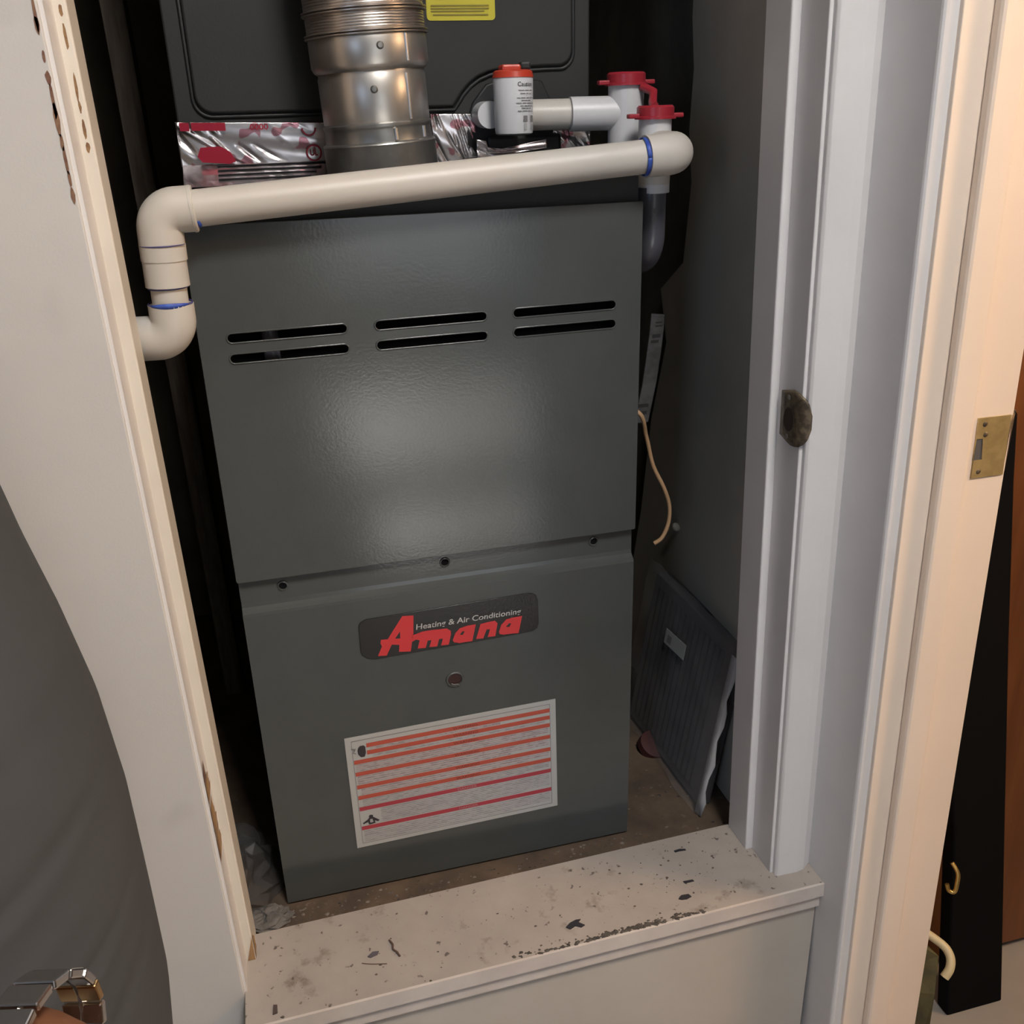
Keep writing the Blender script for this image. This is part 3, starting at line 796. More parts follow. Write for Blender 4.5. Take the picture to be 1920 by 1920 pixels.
# ------------------------------------------------------------------ condensate drain of PVC pipe
DP = thing('drain_pipe', 'white PVC condensate drain pipe crossing the furnace front below the flue, with red capped trap', 'pipe', (0.23, -0.018, 0.80))
YP = -0.0205; RP = 0.0158; RS = 0.0196
pA = Vector((-0.0125, YP, 0.8172)); pB = Vector((0.470, YP, 0.8472))
dx = (pB - pA).normalized()
tube('long_pipe', [pA + dx * 0.018, pA + dx * 0.2, pB - dx * 0.02], RP, M_PVC, DP, n=32)
# upper left elbow with sockets
pV = Vector((-0.0145, YP, 0.78))
path = bend(pA + dx * 0.0285, pA + Vector((-0.002, 0, 0.001)), pA + Vector((-0.0035, 0, -0.033)), 0.0165, 12)
el = tube('elbow', path, [RS] * len(path), M_PVC, DP, n=32)
lathe('elbow_lip', [(RP, -0.0005), (RS - 0.001, -0.0005), (RS + 0.0004, 0.0008), (RS + 0.0004, 0.003), (RS - 0.0002, 0.0032)], M_PVC, el, pA + dx * 0.0285, -dx, n=32)
# coupling, nipple
cx = -0.0160
tube('coupling', [(cx, YP, 0.7885), (cx - 0.0003, YP, 0.772), (cx - 0.0006, YP, 0.7545)], [0.0192, 0.0190, 0.0192], M_PVC, DP, n=32)
tube('coupling', [(cx + 0.0003, YP, 0.7905), (cx, YP, 0.7770)], [0.0198, 0.0198], M_PVC, DP, n=32)
tube('short_pipe', [(cx, YP, 0.77), (cx - 0.0010, YP, 0.728)], RP, M_PVC, DP, n=32)
# lower elbow turning to the left behind the jamb
path = bend((cx - 0.0008, YP, 0.7385), (cx - 0.0012, YP, 0.7085), (cx - 0.06, YP + 0.012, 0.7075), 0.0175, 12)
tube('elbow', path, [0.0200] * len(path), M_PVC, DP, n=32)
tube('short_pipe', [(cx - 0.05, YP + 0.010, 0.7075), (-0.22, YP + 0.045, 0.7045)], RP, M_PVC, DP, n=24)
# right elbow turning back towards the trap
dr = Vector((0.02, 1, -0.05)).normalized()
e0 = pB - dx * 0.033; e1 = pB + dx * 0.001
path = bend(e0, e1, e1 + Vector((0.004, 0.060, 0.0)), 0.0185, 12)
tube('elbow', path, [RS] * len(path), M_PVC, DP, n=32)
# blue and violet primer bands


def band(c, d, r, hw, m, a0=0.0, a1=2 * PI, wob=0.0, name='primer_band'):
    d = Vector(d).normalized(); u = Vector((0, -1, 0)); u = (u - d * u.dot(d)).normalized(); v = d.cross(u)
    bm = bmesh.new(); n = 40; prev = None
    for i in range(n + 1):
        a = a0 + (a1 - a0) * i / n
        w = hw * (1 + wob * math.sin(a * 2.3 + 0.7)) * (0.35 + 0.65 * math.sin(PI * i / n) if (a1 - a0) < 6 else 1)
        q = [bm.verts.new(Vector(c) + r * (math.cos(a) * u + math.sin(a) * v) + d * s * w) for s in (-1, 1)]
        if prev: bm.faces.new((prev[0], q[0], q[1], prev[1]))
        prev = q
    o = from_bm(name, bm, m, DP, smooth=True)
    md = o.modifiers.new('solid', 'SOLIDIFY'); md.thickness = 0.0006; md.offset = 1
    return o


band(e0 - dx * 0.0012, dx, RP + 0.0012, 0.0022, M_BLUE, wob=0.35)
band((cx + 0.001, YP, 0.7905), (0, 0, 1), 0.0199, 0.0006, M_BLUEV, -1.2, 1.2)
band((cx - 0.0006, YP, 0.7538), (0, 0, 1), RP + 0.0012, 0.0009, M_BLUEV)
band((cx - 0.0009, YP, 0.7388), (0, 0, 1), RP + 0.0030, 0.0012, M_BLUEV)
band((cx - 0.0009, YP, 0.7395), (0, 0, 1), RP + 0.0036, 0.0024, M_BLUE, -0.9, 0.9)
band(pA + dx * 0.0300, dx, RP + 0.0006, 0.0024, M_BLUE, 0.65, 1.35)
# trap: first tee (cleanout) from the coil drain, U below, second tee with red cap
xt, yt = 0.4715, 0.105      # first tee axis
tube('drain_nipple', [(0.363, YC - 0.026, 0.8845), (0.441, 0.1085, 0.8840)], 0.0155, M_PVC, DP, n=28)
tube('tee_arm', [(0.404, 0.112, 0.8842), (0.475, yt, 0.8838)], 0.0172, M_PVCW, DP, n=28)
tube('tee_body', [(xt - 0.007, yt, 0.913), (xt - 0.007, yt, 0.846)], 0.0190, M_PVCW, DP, n=32)
tube('tee_leg', [(xt - 0.007, yt, 0.850), (xt - 0.007, yt, 0.73)], 0.0160, M_PVCW, DP, n=28)
x2, y2 = 0.4735, 0.045
tube('tee_body', [(x2, y2, 0.880), (x2, y2, 0.8065)], [0.0168, 0.0168], M_PVCW, DP, n=32)
tube('tee_socket', [(x2, y2, 0.832), (x2, y2, 0.8062)], [0.0172, 0.0166], M_PVC, DP, n=32)
path = [(x2 - 0.002, y2, 0.812), (x2 - 0.002, y2, 0.775)] + [tuple(p) for p in bend((x2 - 0.002, y2, 0.775), (x2 - 0.002, y2, 0.735), (x2 - 0.004, y2 + 0.06, 0.735), 0.030, 10)[1:]] + [(x2 - 0.006, yt, 0.737)]
tube('trap_bend', path, 0.0155, M_GREYPL, DP, n=28)


def red_cap(x, y, z, r, ears):
    c = lathe('red_cap', [(0.0, 0.013), (r - 0.002, 0.013), (r, 0.011), (r, 0.003), (r + 0.002, 0.002), (r + 0.002, 0.0), (0.0, 0.0)], M_RED, DP, (x, y, z), n=32)
    for s in ears:
        box('cap_ear', x + min(s * (r - 0.001), s * (r + 0.011)), x + max(s * (r - 0.001), s * (r + 0.011)), y - 0.004, y + 0.004, z + 0.001, z + 0.0055, M_RED, c, bevel=0.0012)
    return c


red_cap(xt - 0.007, yt, 0.9105, 0.0205, (-1, 1))
red_cap(x2, y2, 0.8775, 0.0190, (-1, 1))
tube('cap_strap', [(xt + 0.004, yt - 0.018, 0.909), (xt + 0.012, yt - 0.03, 0.903), (x2 + 0.006, y2 + 0.022, 0.893), (x2 + 0.004, y2 + 0.012, 0.889)], 0.0045, M_RED, DP, n=10)
lathe('vent_hole', [(0.0, 0.0006), (0.0030, 0.0006)], M_BLKPL, DP, (x2 + 0.0085, y2 - 0.0148, 0.8350), (0.35, -1, 0), n=14)
for z in (0.789, 0.7805):
    lathe('bright_mark', [(0.0, 0.0005), (0.0030, 0.0005)], M_STRIP, DP, (x2 - 0.004, y2 - 0.0152, z), (-0.1, -1, 0), n=12)

# ------------------------------------------------------------------ float switch
bx, by = 0.3385, 0.098
FS = thing('float_switch', 'small white cylindrical float switch with red cap and black print beside the drain pipe', 'switch', (bx, by, 0.868))
lathe('body', [(0.0, 0.0), (0.0165, 0.0), (0.0192, 0.0012), (0.0198, 0.004), (0.0206, 0.053), (0.0200, 0.0545), (0.0, 0.0545)], M_PVCW, FS, (bx, by, 0.8665), n=40)
cp = lathe('red_cap', [(0.0, 0.007), (0.0175, 0.007), (0.0200, 0.0055), (0.0212, 0.0), (0.0, 0.0)], M_ORED, FS, (bx, by, 0.9205), n=40)
box('cap_grip', bx - 0.014, bx + 0.006, by - 0.012, by + 0.006, 0.926, 0.9325, M_ORED, cp, bevel=0.002)
box('cap_grip', bx + 0.007, bx + 0.018, by - 0.006, by + 0.006, 0.9275, 0.935, M_BLKPL, cp, bevel=0.002)


def wrap_text(body, zc, w, hgt, m, ang0, name='lettering'):
    me = text_mesh(body, w, hgt, 0, 0.008)
    R = 0.0206
    for v in me.vertices:
        a = ang0 + v.co.x / R; zz = v.co.y
        v.co = (bx + (R + 0.0002) * math.sin(a), by - (R + 0.0002) * math.cos(a), zc + zz)
    return link(name, me, m, FS)


wrap_text('Caution', 0.9140, 0.0185, 0.0042, M_PRINT, 0.42)
# lines of small print and two listing marks, as curved dashes on the barrel


def wrap_dash(a0, a1, z0, z1, m, name='small_print'):
    R = 0.0208; bm = bmesh.new(); prev = None
    for i in range(9):
        a = a0 + (a1 - a0) * i / 8
        q = [bm.verts.new((bx + R * math.sin(a), by - R * math.cos(a), z)) for z in (z0, z1)]
        if prev: bm.faces.new((prev[0], q[0], q[1], prev[1]))
        prev = q
    return from_bm(name, bm, m, FS)


for z, a0, a1 in ((0.9082, 0.0, 0.95), (0.9052, 0.1, 0.8), (0.9012, -0.08, 1.0), (0.8988, 0.15, 0.8), (0.8963, -0.12, 0.95), (0.8938, 0.08, 0.85), (0.8915, 0.15, 0.75), (0.8890, -0.05, 0.85)):
    a = a0
    while a < a1 - 0.05:
        b = min(a1, a + 0.12 + 0.22 * rnd.random()); wrap_dash(a, b, z - 0.0004, z + 0.0004, M_GPRINT); a = b + 0.05
for ac, hw in ((0.36, 0.12), (0.82, 0.11)):
    wrap_dash(ac - hw, ac + hw, 0.8790, 0.8845, M_GPRINT, 'listing_mark')
    wrap_dash(ac - hw * 0.7, ac + hw * 0.7, 0.8715, 0.8775, mat('pale_print', (0.36, 0.35, 0.34), 0.6), 'listing_mark')

# ------------------------------------------------------------------ odds and ends to the right of the furnace
ys = 0.10
SB = thing('metal_strap', 'dusty grey metal strap slanting in the gap right of the furnace', 'strap', (0.505, ys, 0.66))
bm = bmesh.new()
pts = [(0.4985, 0.6665), (0.5155, 0.6645), (0.5150, 0.648), (0.5125, 0.620), (0.5080, 0.585), (0.4985, 0.535), (0.480, 0.535), (0.4890, 0.580), (0.4935, 0.615), (0.4970, 0.645)]
a = [bm.verts.new((x, ys, z)) for x, z in pts]; b = [bm.verts.new((x + 0.002, ys + 0.006, z)) for x, z in pts]
for i in range(len(pts)): bm.faces.new((a[i], a[(i + 1) % len(pts)], b[(i + 1) % len(pts)], b[i]))
bm.faces.new(a); bm.faces.new(b[::-1])
from_bm('strap', bm, M_STRIP, SB, bevel=0.001)
for (x0, x1, z0, z1) in ((0.5045, 0.5125, 0.6555, 0.6572), (0.5042, 0.5128, 0.6515, 0.6530), (0.5005, 0.5105, 0.6385, 0.6425), (0.4990, 0.5085, 0.6325, 0.6355), (0.484, 0.498, 0.555, 0.559), (0.483, 0.496, 0.546, 0.550)):
    box('strap_mark', x0, x1, ys - 0.0006, ys + 0.001, z0, z1, M_BLKPL, SB)
def spline(pts, n=8):
    P = [Vector(p) for p in pts]; out = []
    for i in range(len(P) - 1):
        p0, p1, p2, p3 = P[max(i - 1, 0)], P[i], P[i + 1], P[min(i + 2, len(P) - 1)]
        for k in range(n):
            t = k / n
            out.append(0.5 * ((2 * p1) + (p2 - p0) * t + (2 * p0 - 5 * p1 + 4 * p2 - p3) * t * t + (3 * p1 - p0 - 3 * p2 + p3) * t ** 3))
    out.append(P[-1]); return out
tag(tube('cable', spline([(0.440, 0.115, 0.56), (0.472, 0.07, 0.560), (0.4885, 0.08, 0.523), (0.500, 0.085, 0.485), (0.516, 0.085, 0.452), (0.5262, 0.09, 0.425), (0.527, 0.093, 0.400), (0.520, 0.095, 0.380), (0.511, 0.098, 0.372)]), 0.0026, M_CABLE, n=10),
    'thin tan cable looping out from the right side of the furnace', 'cable')
# shiny gas fitting and scraps behind
GP = thing('gas_pipe', 'blackened gas pipe with fittings in the shadow beside the furnace', 'pipe', (0.49, 0.16, 0.40))
tube('riser', [(0.485, 0.16, 0.0), (0.485, 0.16, 0.43)], 0.0105, mat('black_iron', (0.022, 0.022, 0.02), 0.5, 0.4, color2=(0.05, 0.05, 0.045), scale=70), GP, n=18)
lathe('union', [(0.0, 0), (0.016, 0), (0.018, 0.006), (0.018, 0.022), (0.016, 0.028), (0.0, 0.028)], MATS['black_iron'], GP, (0.485, 0.16, 0.385), n=8, smooth=False)
tube('branch', [(0.485, 0.16, 0.43), (0.447, 0.16, 0.43)], 0.0105, MATS['black_iron'], GP, n=18)
tag(blob('foam_scrap', [(0.5930 - 0.004, 0.2165 - 0.010, 0.3317), (0.5930 - 0.006, 0.2165, 0.3317 + 0.008), (0.5930 + 0.0065, 0.2165 - 0.011, 0.3317 - 0.006), (0.5930 + 0.0065, 0.2165 + 0.012, 0.3317 - 0.006), (0.5930 + 0.0065, 0.2165 + 0.012, 0.3317 + 0.010), (0.5930 + 0.0065, 0.2165 - 0.010, 0.3317 + 0.009), (0.5930 - 0.004, 0.2165 + 0.009, 0.3317 - 0.005)], mat('pale_foam', (0.55, 0.52, 0.46), 0.9), seed=4),
    'pale lump of foam stuck to the closet wall beside the end of the tan cable', 'foam')
tag(lathe('red_lid', [(0.0, 0.004), (0.020, 0.004), (0.022, 0.003), (0.022, -0.008), (0.0, -0.008)], mat('dull_red_plastic', (0.05, 0.012, 0.011), 0.7), None, (0.545, 0.155, 0.010), (0.25, -0.45, 0.85), n=28),
    'dull red plastic lid lying on the closet floor beside the furnace', 'lid')

# air filter wrapped in clear film, leaning in the right corner
AF = thing('air_filter', 'grey pleated air filter in clear wrap leaning against the closet right wall', 'filter', (0.56, 0.10, 0.0))
P0 = Vector((0.5515, 0.012, 0.0)); PB = Vector((0.5400, 0.250, 0.002)); UP = Vector((0.140, -0.035, 0.99)).normalized()
ALONG = (PB - P0); LEN = ALONG.length; ALONG.normalize(); NRM = ALONG.cross(UP).normalized()
if NRM.x > 0: NRM = -NRM
HT = 0.262; TH = 0.020


def fp(a, h, t):
    return P0 + ALONG * a + UP * h + NRM * (-t)


bm = bmesh.new()
vs = [bm.verts.new(fp(a, h, t)) for t in (0, TH) for (a, h) in ((0.006, 0.006), (LEN - 0.006, 0.006), (LEN - 0.006, HT - 0.006), (0.006, HT - 0.006))]
for f in ((0, 1, 2, 3), (7, 6, 5, 4), (0, 4, 5, 1), (1, 5, 6, 2), (2, 6, 7, 3), (3, 7, 4, 0)): bm.faces.new([vs[i] for i in f])
from_bm('card_frame', bm, M_FEDGE, AF, bevel=0.002)
# pleats
bm = bmesh.new(); n = 14
rows_ = []
for i in range(2 * n + 1):
    a = 0.022 + (LEN - 0.044) * i / (2 * n); t = -0.0008 - (0.0016 if i % 2 else 0.0)
    rows_.append((bm.verts.new(fp(a, 0.022, t)), bm.verts.new(fp(a, HT - 0.022, t))))
for i in range(2 * n): bm.faces.new((rows_[i][0], rows_[i + 1][0], rows_[i + 1][1], rows_[i][1]))
from_bm('pleats', bm, M_FILTER, AF)
# film with a seam that sticks out along the front edge
bm = bmesh.new(); g = {}; rr = random.Random(2)
for i in range(15):
    for j in range(17):
        a = -0.012 + (LEN + 0.02) * i / 14; h = -0.004 + (HT + 0.02) * j / 16
        t = -0.008 - 0.005 * rr.random() * (0 < i < 14)
        g[i, j] = bm.verts.new(fp(a, max(h, 0.003), t))
for i in range(14):
    for j in range(16): bm.faces.new((g[i, j], g[i + 1, j], g[i + 1, j + 1], g[i, j + 1]))
from_bm('clear_wrap', bm, M_PLAST, AF, smooth=True)
bm = bmesh.new(); prev = None
for j in range(13):
    h = 0.002 + (HT * 0.95) * j / 12; wv = 0.004 * math.sin(j * 1.9)
    q = [bm.verts.new(fp(-0.001, h, -0.006)), bm.verts.new(fp(-0.013 + 0.2 * wv, h, -0.003 + wv))]
    if prev: bm.faces.new((prev[0], q[0], q[1], prev[1]))
    prev = q
o = from_bm('wrap_seam', bm, mat('film_seam', (0.42, 0.41, 0.42), 0.3), AF, smooth=True)
md = o.modifiers.new('solid', 'SOLIDIFY'); md.thickness = 0.0012
bm = bmesh.new()
vs = [bm.verts.new(fp(a, h, -0.0145)) for a, h in ((0.092, 0.188), (0.150, 0.184), (0.150, 0.207), (0.092, 0.211))]
bm.faces.new(vs)
st = from_bm('sticker', bm, mat('sticker_paper', (0.33, 0.33, 0.32), 0.6), AF)
md = st.modifiers.new('solid', 'SOLIDIFY'); md.thickness = 0.0006
bm = bmesh.new()
vs = [bm.verts.new(fp(a, h, -0.0152)) for a, h in ((0.131, 0.1895), (0.143, 0.1885), (0.143, 0.2005), (0.131, 0.2015))]
bm.faces.new(vs)
from_bm('sticker_print', bm, M_GPRINT, st)

# ------------------------------------------------------------------ crumpled plastic and dust at the left foot of the furnace
def crumpled_heap(name, cx, cy, rx, ry, hgt, m, seed):
    rr = random.Random(seed); bm = bmesh.new(); g = {}
    nu, nv = 22, 9
    for i in range(nu):
        for j in range(nv):
            a = 2 * PI * i / nu; e = (PI / 2) * j / (nv - 1)
            k = 0.82 + 0.36 * rr.random()
            g[i, j] = bm.verts.new((cx + rx * math.cos(a) * math.cos(e) * k, cy + ry * math.sin(a) * math.cos(e) * k, 0.001 + hgt * math.sin(e) * (k if j else 0.2)))
    for i in range(nu):
        for j in range(nv - 1):
            bm.faces.new((g[i, j], g[(i + 1) % nu, j], g[(i + 1) % nu, j + 1], g[i, j + 1]))
    return from_bm(name, bm, m, smooth=False)
tag(crumpled_heap('plastic_bag', -0.062, 0.055, 0.055, 0.075, 0.055, M_PLASTB, 3), 'dusty crumpled clear plastic bag on the floor left of the furnace', 'bag')
tag(crumpled_heap('dust_clump', -0.026, -0.016, 0.030, 0.020, 0.010, M_DUST, 8), 'flat grey clump of lint at the front left foot of the furnace', 'lint')

# ------------------------------------------------------------------ crumbs and paint flakes on the sill
def flake(pts, z, m, label, cat, name, th=0.0014):
    me = plate_mesh(pts, [], th)
    me.transform(Matrix.Translation((0, 0, z + th / 2)))
    return tag(link(name, me, m), label, cat)
def fl(cx, cy, pts, s=1.0): return [(cx + x * s, cy + y * s) for x, y in pts]
flake(fl(0.3225, -0.141, [(-0.010, -0.001), (-0.004, 0.0035), (0.004, 0.006), (0.010, 0.0055), (0.006, 0.002), (0.012, -0.004), (0.007, -0.006), (0.001, -0.002), (-0.006, -0.005)]), 0.0151, M_FLAKE, 'largest black paint flake on the white sill', 'flake', 'paint_flake')
flake(fl(0.4897, -0.0647, [(-0.008, 0.001), (0.0, 0.002), (0.007, 0.0), (0.007, -0.002), (-0.001, -0.001), (-0.007, -0.0015)]), 0.0151, M_FLAKE, 'thin dark sliver on the sill nearest the closet floor at right', 'flake', 'paint_flake')
flake(fl(0.4774, -0.116, [(-0.006, 0.001), (0.006, 0.0005), (0.007, -0.002), (-0.005, -0.002)]), 0.0151, M_FLAKE, 'middle of three dark slivers on the right of the sill', 'flake', 'paint_flake')
flake(fl(0.4629, -0.138, [(-0.008, -0.001), (-0.003, 0.003), (0.006, 0.0025), (0.008, -0.002), (0.001, -0.004), (-0.005, -0.003)]), 0.0151, M_FLAKE, 'dark flake on the right of the sill nearest its front edge', 'flake', 'paint_flake')
flake(fl(0.0915, -0.117, [(-0.006, -0.002), (0.0, 0.003), (0.007, 0.002), (0.005, -0.002), (-0.003, -0.004)]), 0.0151, mat('violet_grey_flake', (0.10, 0.085, 0.10), 0.7), 'small violet grey flake beside the bent brown twig', 'flake', 'paint_flake')
flake(fl(-0.0187, -0.160, [(-0.002, -0.006), (0.003, -0.005), (0.003, 0.005), (-0.001, 0.006)]), 0.0151, mat('brown_flake', (0.07, 0.05, 0.045), 0.7), 'small brown flake at the left front corner of the sill', 'flake', 'paint_flake')
tag(tube('twig', spline([(0.112, -0.103, 0.0165), (0.115, -0.110, 0.0165), (0.1145, -0.117, 0.0165), (0.118, -0.122, 0.0165), (0.1205, -0.129, 0.0165)], 5), 0.0011, M_TWIG, n=8), 'bent brown twig lying on the left part of the sill', 'twig')
tag(tube('twig', spline([(0.078, -0.126, 0.0157), (0.088, -0.130, 0.0157), (0.105, -0.1345, 0.0157)], 5), 0.0005, M_TWIG, n=6), 'hair thin straight straw in front of the violet grey flake', 'twig')
# uncountable specks of grit, and the ragged grime line along the nose
bm = bmesh.new(); rr = random.Random(11)
def speck(x, y, z, s):
    n = 5; top = bm.verts.new((x, y, z + s * 0.5)); ring = [bm.verts.new((x + s * math.cos(2 * PI * k / n) * (0.6 + rr.random()), y + s * math.sin(2 * PI * k / n) * (0.5 + 0.8 * rr.random()), z)) for k in range(n)]
    for k in range(n): bm.faces.new((ring[k], ring[(k + 1) % n], top))
for _ in range(90):
    x = -0.03 + 0.60 * rr.random(); u = rr.random()
    speck(x, -0.165 + 0.11 * u + 0.011 * (x / 0.6), 0.0149, 0.0006 + 0.0014 * rr.random() ** 3)
for _ in range(45):
    x = 0.44 + 0.10 * rr.random(); speck(x, -0.15 + 0.10 * rr.random(), 0.0149, 0.0006 + 0.0015 * rr.random() ** 2)
g1 = from_bm('grit', bm, mat('grit', (0.09, 0.07, 0.06), 0.9)); g1['kind'] = 'stuff'; tag(g1, 'scattered dark grit over the white sill', 'grit')
bm = bmesh.new()
for i in range(420):
    t = rr.random() ** 0.8
    x = 0.235 + 0.24 * rr.random() if rr.random() < 0.75 else -0.02 + 0.6 * rr.random()
    dens = math.exp(-((x - 0.40) / 0.055) ** 2) + 0.4 * math.exp(-((x - 0.30) / 0.03) ** 2) + 0.12
    if rr.random() > dens: continue
    yf = -0.1745 + 0.0163 * (x + 0.0425)
    speck(x, yf + 0.0005 + abs(rr.gauss(0, 0.003)), 0.0149, 0.001 + 0.0022 * rr.random())
g2 = from_bm('grime', bm, M_GRIME); g2['kind'] = 'stuff'; tag(g2, 'black grime crusted along the front edge of the sill', 'grime')
bm = bmesh.new()
for i in range(260):
    x = -0.05 + 0.63 * rr.random(); y = -0.035 + 0.031 * rr.random() if x < 0.46 else -0.03 + 0.25 * rr.random()
    speck(x, y, 0.0, 0.0008 + 0.002 * rr.random() ** 2)
g3 = from_bm('grit', bm, mat('floor_grit', (0.03, 0.022, 0.018), 0.9, color2=(0.2, 0.17, 0.14), scale=30)); g3['kind'] = 'stuff'; tag(g3, 'dark crumbs on the brown closet floor', 'grit')

# ------------------------------------------------------------------ strike plates
# closet jamb: worn plate with a rounded lip that wraps the jamb edge
SP = thing('strike_plate', 'tarnished strike plate with dark latch hole on the white closet jamb', 'strike plate', (0.565, -0.11, 0.60))
bm = bmesh.new(); zc = 0.598
def jx(z): return 0.580 + LR * z
outl = []
for k in range(25):
    t = 2 * PI * k / 24; outl.append((math.cos(t), math.sin(t)))
# lip plate over the front edge (faces -y, curling)
rows2 = []
for i in range(9):
    s = i / 8; row = []
    for j in range(13):
        q = j / 12 * 2 - 1
        hh = 0.029 * math.sqrt(max(0.03, 1 - (max(0, s - 0.35) / 0.67) ** 2)) if s > 0.35 else 0.029 * (0.80 + 0.2 * s / 0.35)
        z = zc + hh * q
        if s < 0.6:
            xx = jx(z) - 0.0012; yy = -0.0955 - s / 0.6 * 0.0355
        else:
            a = (s - 0.6) / 0.4
            xx = jx(z) - 0.0012 + 0.0085 * a; yy = -0.131 - 0.004 * math.sin(a * PI * 0.55) - 0.004 * a
        row.append(bm.verts.new((xx, yy, z)))
    rows2.append(row)
for i in range(8):
    for j in range(12): bm.faces.new((rows2[i][j], rows2[i + 1][j], rows2[i + 1][j + 1], rows2[i][j + 1]))
o = from_bm('plate', bm, M_BRASSD, SP, smooth=True)
md = o.modifiers.new('solid', 'SOLIDIFY'); md.thickness = 0.0014
bm = bmesh.new()
pts = [(jx(zc) - 0.0026, -0.112 + 0.0095 * math.cos(2 * PI * k / 16), zc - 0.003 + 0.0125 * math.sin(2 * PI * k / 16)) for k in range(16)]
bm.faces.new([bm.verts.new(p) for p in pts])
o = from_bm('latch_hole', bm, mat('dark_brown_hole', (0.03, 0.018, 0.013), 0.8), SP)
md = o.modifiers.new('solid', 'SOLIDIFY'); md.thickness = 0.0008; md.offset = 0
for dz in (0.0195, -0.0215):
    lathe('screw', [(0.0, 0.0012), (0.002, 0.001), (0.0032, 0.0)], M_GALVD, SP, (jx(zc + dz) - 0.0022, -0.110, zc + dz), (-1, 0, 0), n=14)
# side doorway jamb: brass plate with square hole
x0, x1, z0, z1 = 0.7005, 0.7345, 0.5500, 0.6110
SQ = thing('strike_plate', 'yellow brass strike plate with square hole on the cream side door jamb', 'strike plate', (0.717, -0.213, 0.58))
wall_plate('plate', [(x0 + 0.002, z0), (x1 + 0.0045, z0), (x1 + 0.0020, z1), (x0 - 0.0005, z1)], [[(x0 + 0.001, 0.5685), (x0 + 0.0115, 0.5685), (x0 + 0.0085, 0.5905), (x0 + 0.001, 0.5905)]], -0.2140, 0.0014, M_BRASS, SQ, bev=0.0003)
wall_plate('latch_hole', [(x0 + 0.001, 0.5685), (x0 + 0.0115, 0.5685), (x0 + 0.0085, 0.5905), (x0 + 0.001, 0.5905)], [], -0.2131, 0.0004, mat('grey_hole', (0.10, 0.095, 0.095), 0.6), SQ)
for x, z in ((x0 + 0.008, 0.6045), (x0 + 0.0095, 0.5565), (x0 + 0.0105, 0.594)):
    lathe('screw', [(0.0, 0.001), (0.0018, 0.0008), (0.0028, 0.0)], M_BRASSD, SQ, (x, -0.2139, z), (0, -1, 0), n=14)
bm = bmesh.new()
rowsL = []
for i in range(7):
    a = i / 6 * 1.2
    rowsL.append([bm.verts.new((x1 + 0.0008 + 0.013 * math.sin(a), -0.2133 + 0.008 * (1 - math.cos(a)) * 1.6, z)) for z in (z0 + 0.002, z0 + 0.015, z1 - 0.015, z1 - 0.001)])
for i in range(6):
    for j in range(3): bm.faces.new((rowsL[i][j], rowsL[i + 1][j], rowsL[i + 1][j + 1], rowsL[i][j + 1]))
o = from_bm('lip', bm, M_BRASSD, SQ, smooth=True); md = o.modifiers.new('solid', 'SOLIDIFY'); md.thickness = 0.0012

# ------------------------------------------------------------------ next room, seen past the jamb
WD = thing('wardrobe', 'red brown wooden wardrobe standing in the next room behind the black panel', 'wardrobe', (1.5, 0.25, ZF))
box('carcass', 0.80, 2.1, 0.04, 0.55, ZF + 0.0, 1.55, M_BRWOOD, WD)
box('door', 0.82, 1.44, 0.02, 0.04, ZF + 0.02, 1.53, M_BRWOOD, WD, bevel=0.003)
box('door', 1.45, 2.08, 0.02, 0.04, ZF + 0.02, 1.53, M_BRWOOD, WD, bevel=0.003)
tube('handle', [(1.41, 0.012, 0.45), (1.41, -0.005, 0.46), (1.41, -0.005, 0.56), (1.41, 0.012, 0.57)], 0.005, M_BRSHINE, WD, n=10)
BP = thing('black_panel', 'tall black board leaning upright between the cream jamb and the wardrobe', 'board', (0.95, -0.06, ZF))
bm = bmesh.new()
pts = [(0.80, 0.553), (0.8895, 0.553), (0.9024, 0.467), (0.9418, 0.241), (1.070, -0.45), (0.968, -0.45), (0.914, -0.067), (0.84, 0.25)]
a = [bm.verts.new((x, -0.06, z)) for x, z in pts]; b = [bm.verts.new((x, -0.035, z)) for x, z in pts]
for i in range(len(pts)): bm.faces.new((a[i], a[(i + 1) % len(pts)], b[(i + 1) % len(pts)], b[i]))
bm.faces.new(a); bm.faces.new(b[::-1])
from_bm('board', bm, M_BLACK, BP, bevel=0.003)
bm = bmesh.new(); bm_box(bm, 0.845, 0.888, -0.058, -0.037, 0.5531, 0.5546)
from_bm('top_edge', bm, M_GREYPL, BP)
tag(tube('brass_hook', spline([(0.866, -0.115, -0.060), (0.869, -0.125, -0.070), (0.866, -0.13, -0.083), (0.8625, -0.132, -0.094), (0.857, -0.128, -0.094), (0.8555, -0.124, -0.086)], 5), 0.0028, M_BRSHINE, n=10), 'small gold hook hanging in front of the black board', 'hook')
CB = thing('plastic_basket', 'cream plastic basket with rolled rim beyond the foot of the cream jamb', 'basket', (0.79, -0.17, ZF))
tube('rim', spline([(0.755, -0.10, -0.118), (0.79, -0.125, -0.126), (0.8245, -0.160, -0.143), (0.831, -0.176, -0.152), (0.826, -0.186, -0.163), (0.817, -0.189, -0.174)], 6), 0.0058, M_CREAM, CB, n=12)
bm = bmesh.new()
pa = [(0.745, -0.10, -0.125), (0.818, -0.172, -0.155), (0.806, -0.190, -0.20), (0.80, -0.20, -0.30), (0.80, -0.20, ZF), (0.73, -0.12, ZF), (0.735, -0.11, -0.25)]
pb = [(x - 0.01, y + 0.08, z) for x, y, z in pa]
a = [bm.verts.new(p) for p in pa]; b = [bm.verts.new(p) for p in pb]
for i in range(len(pa)): bm.faces.new((a[i], a[(i + 1) % len(pa)], b[(i + 1) % len(pa)], b[i]))
bm.faces.new(a); bm.faces.new(b[::-1])
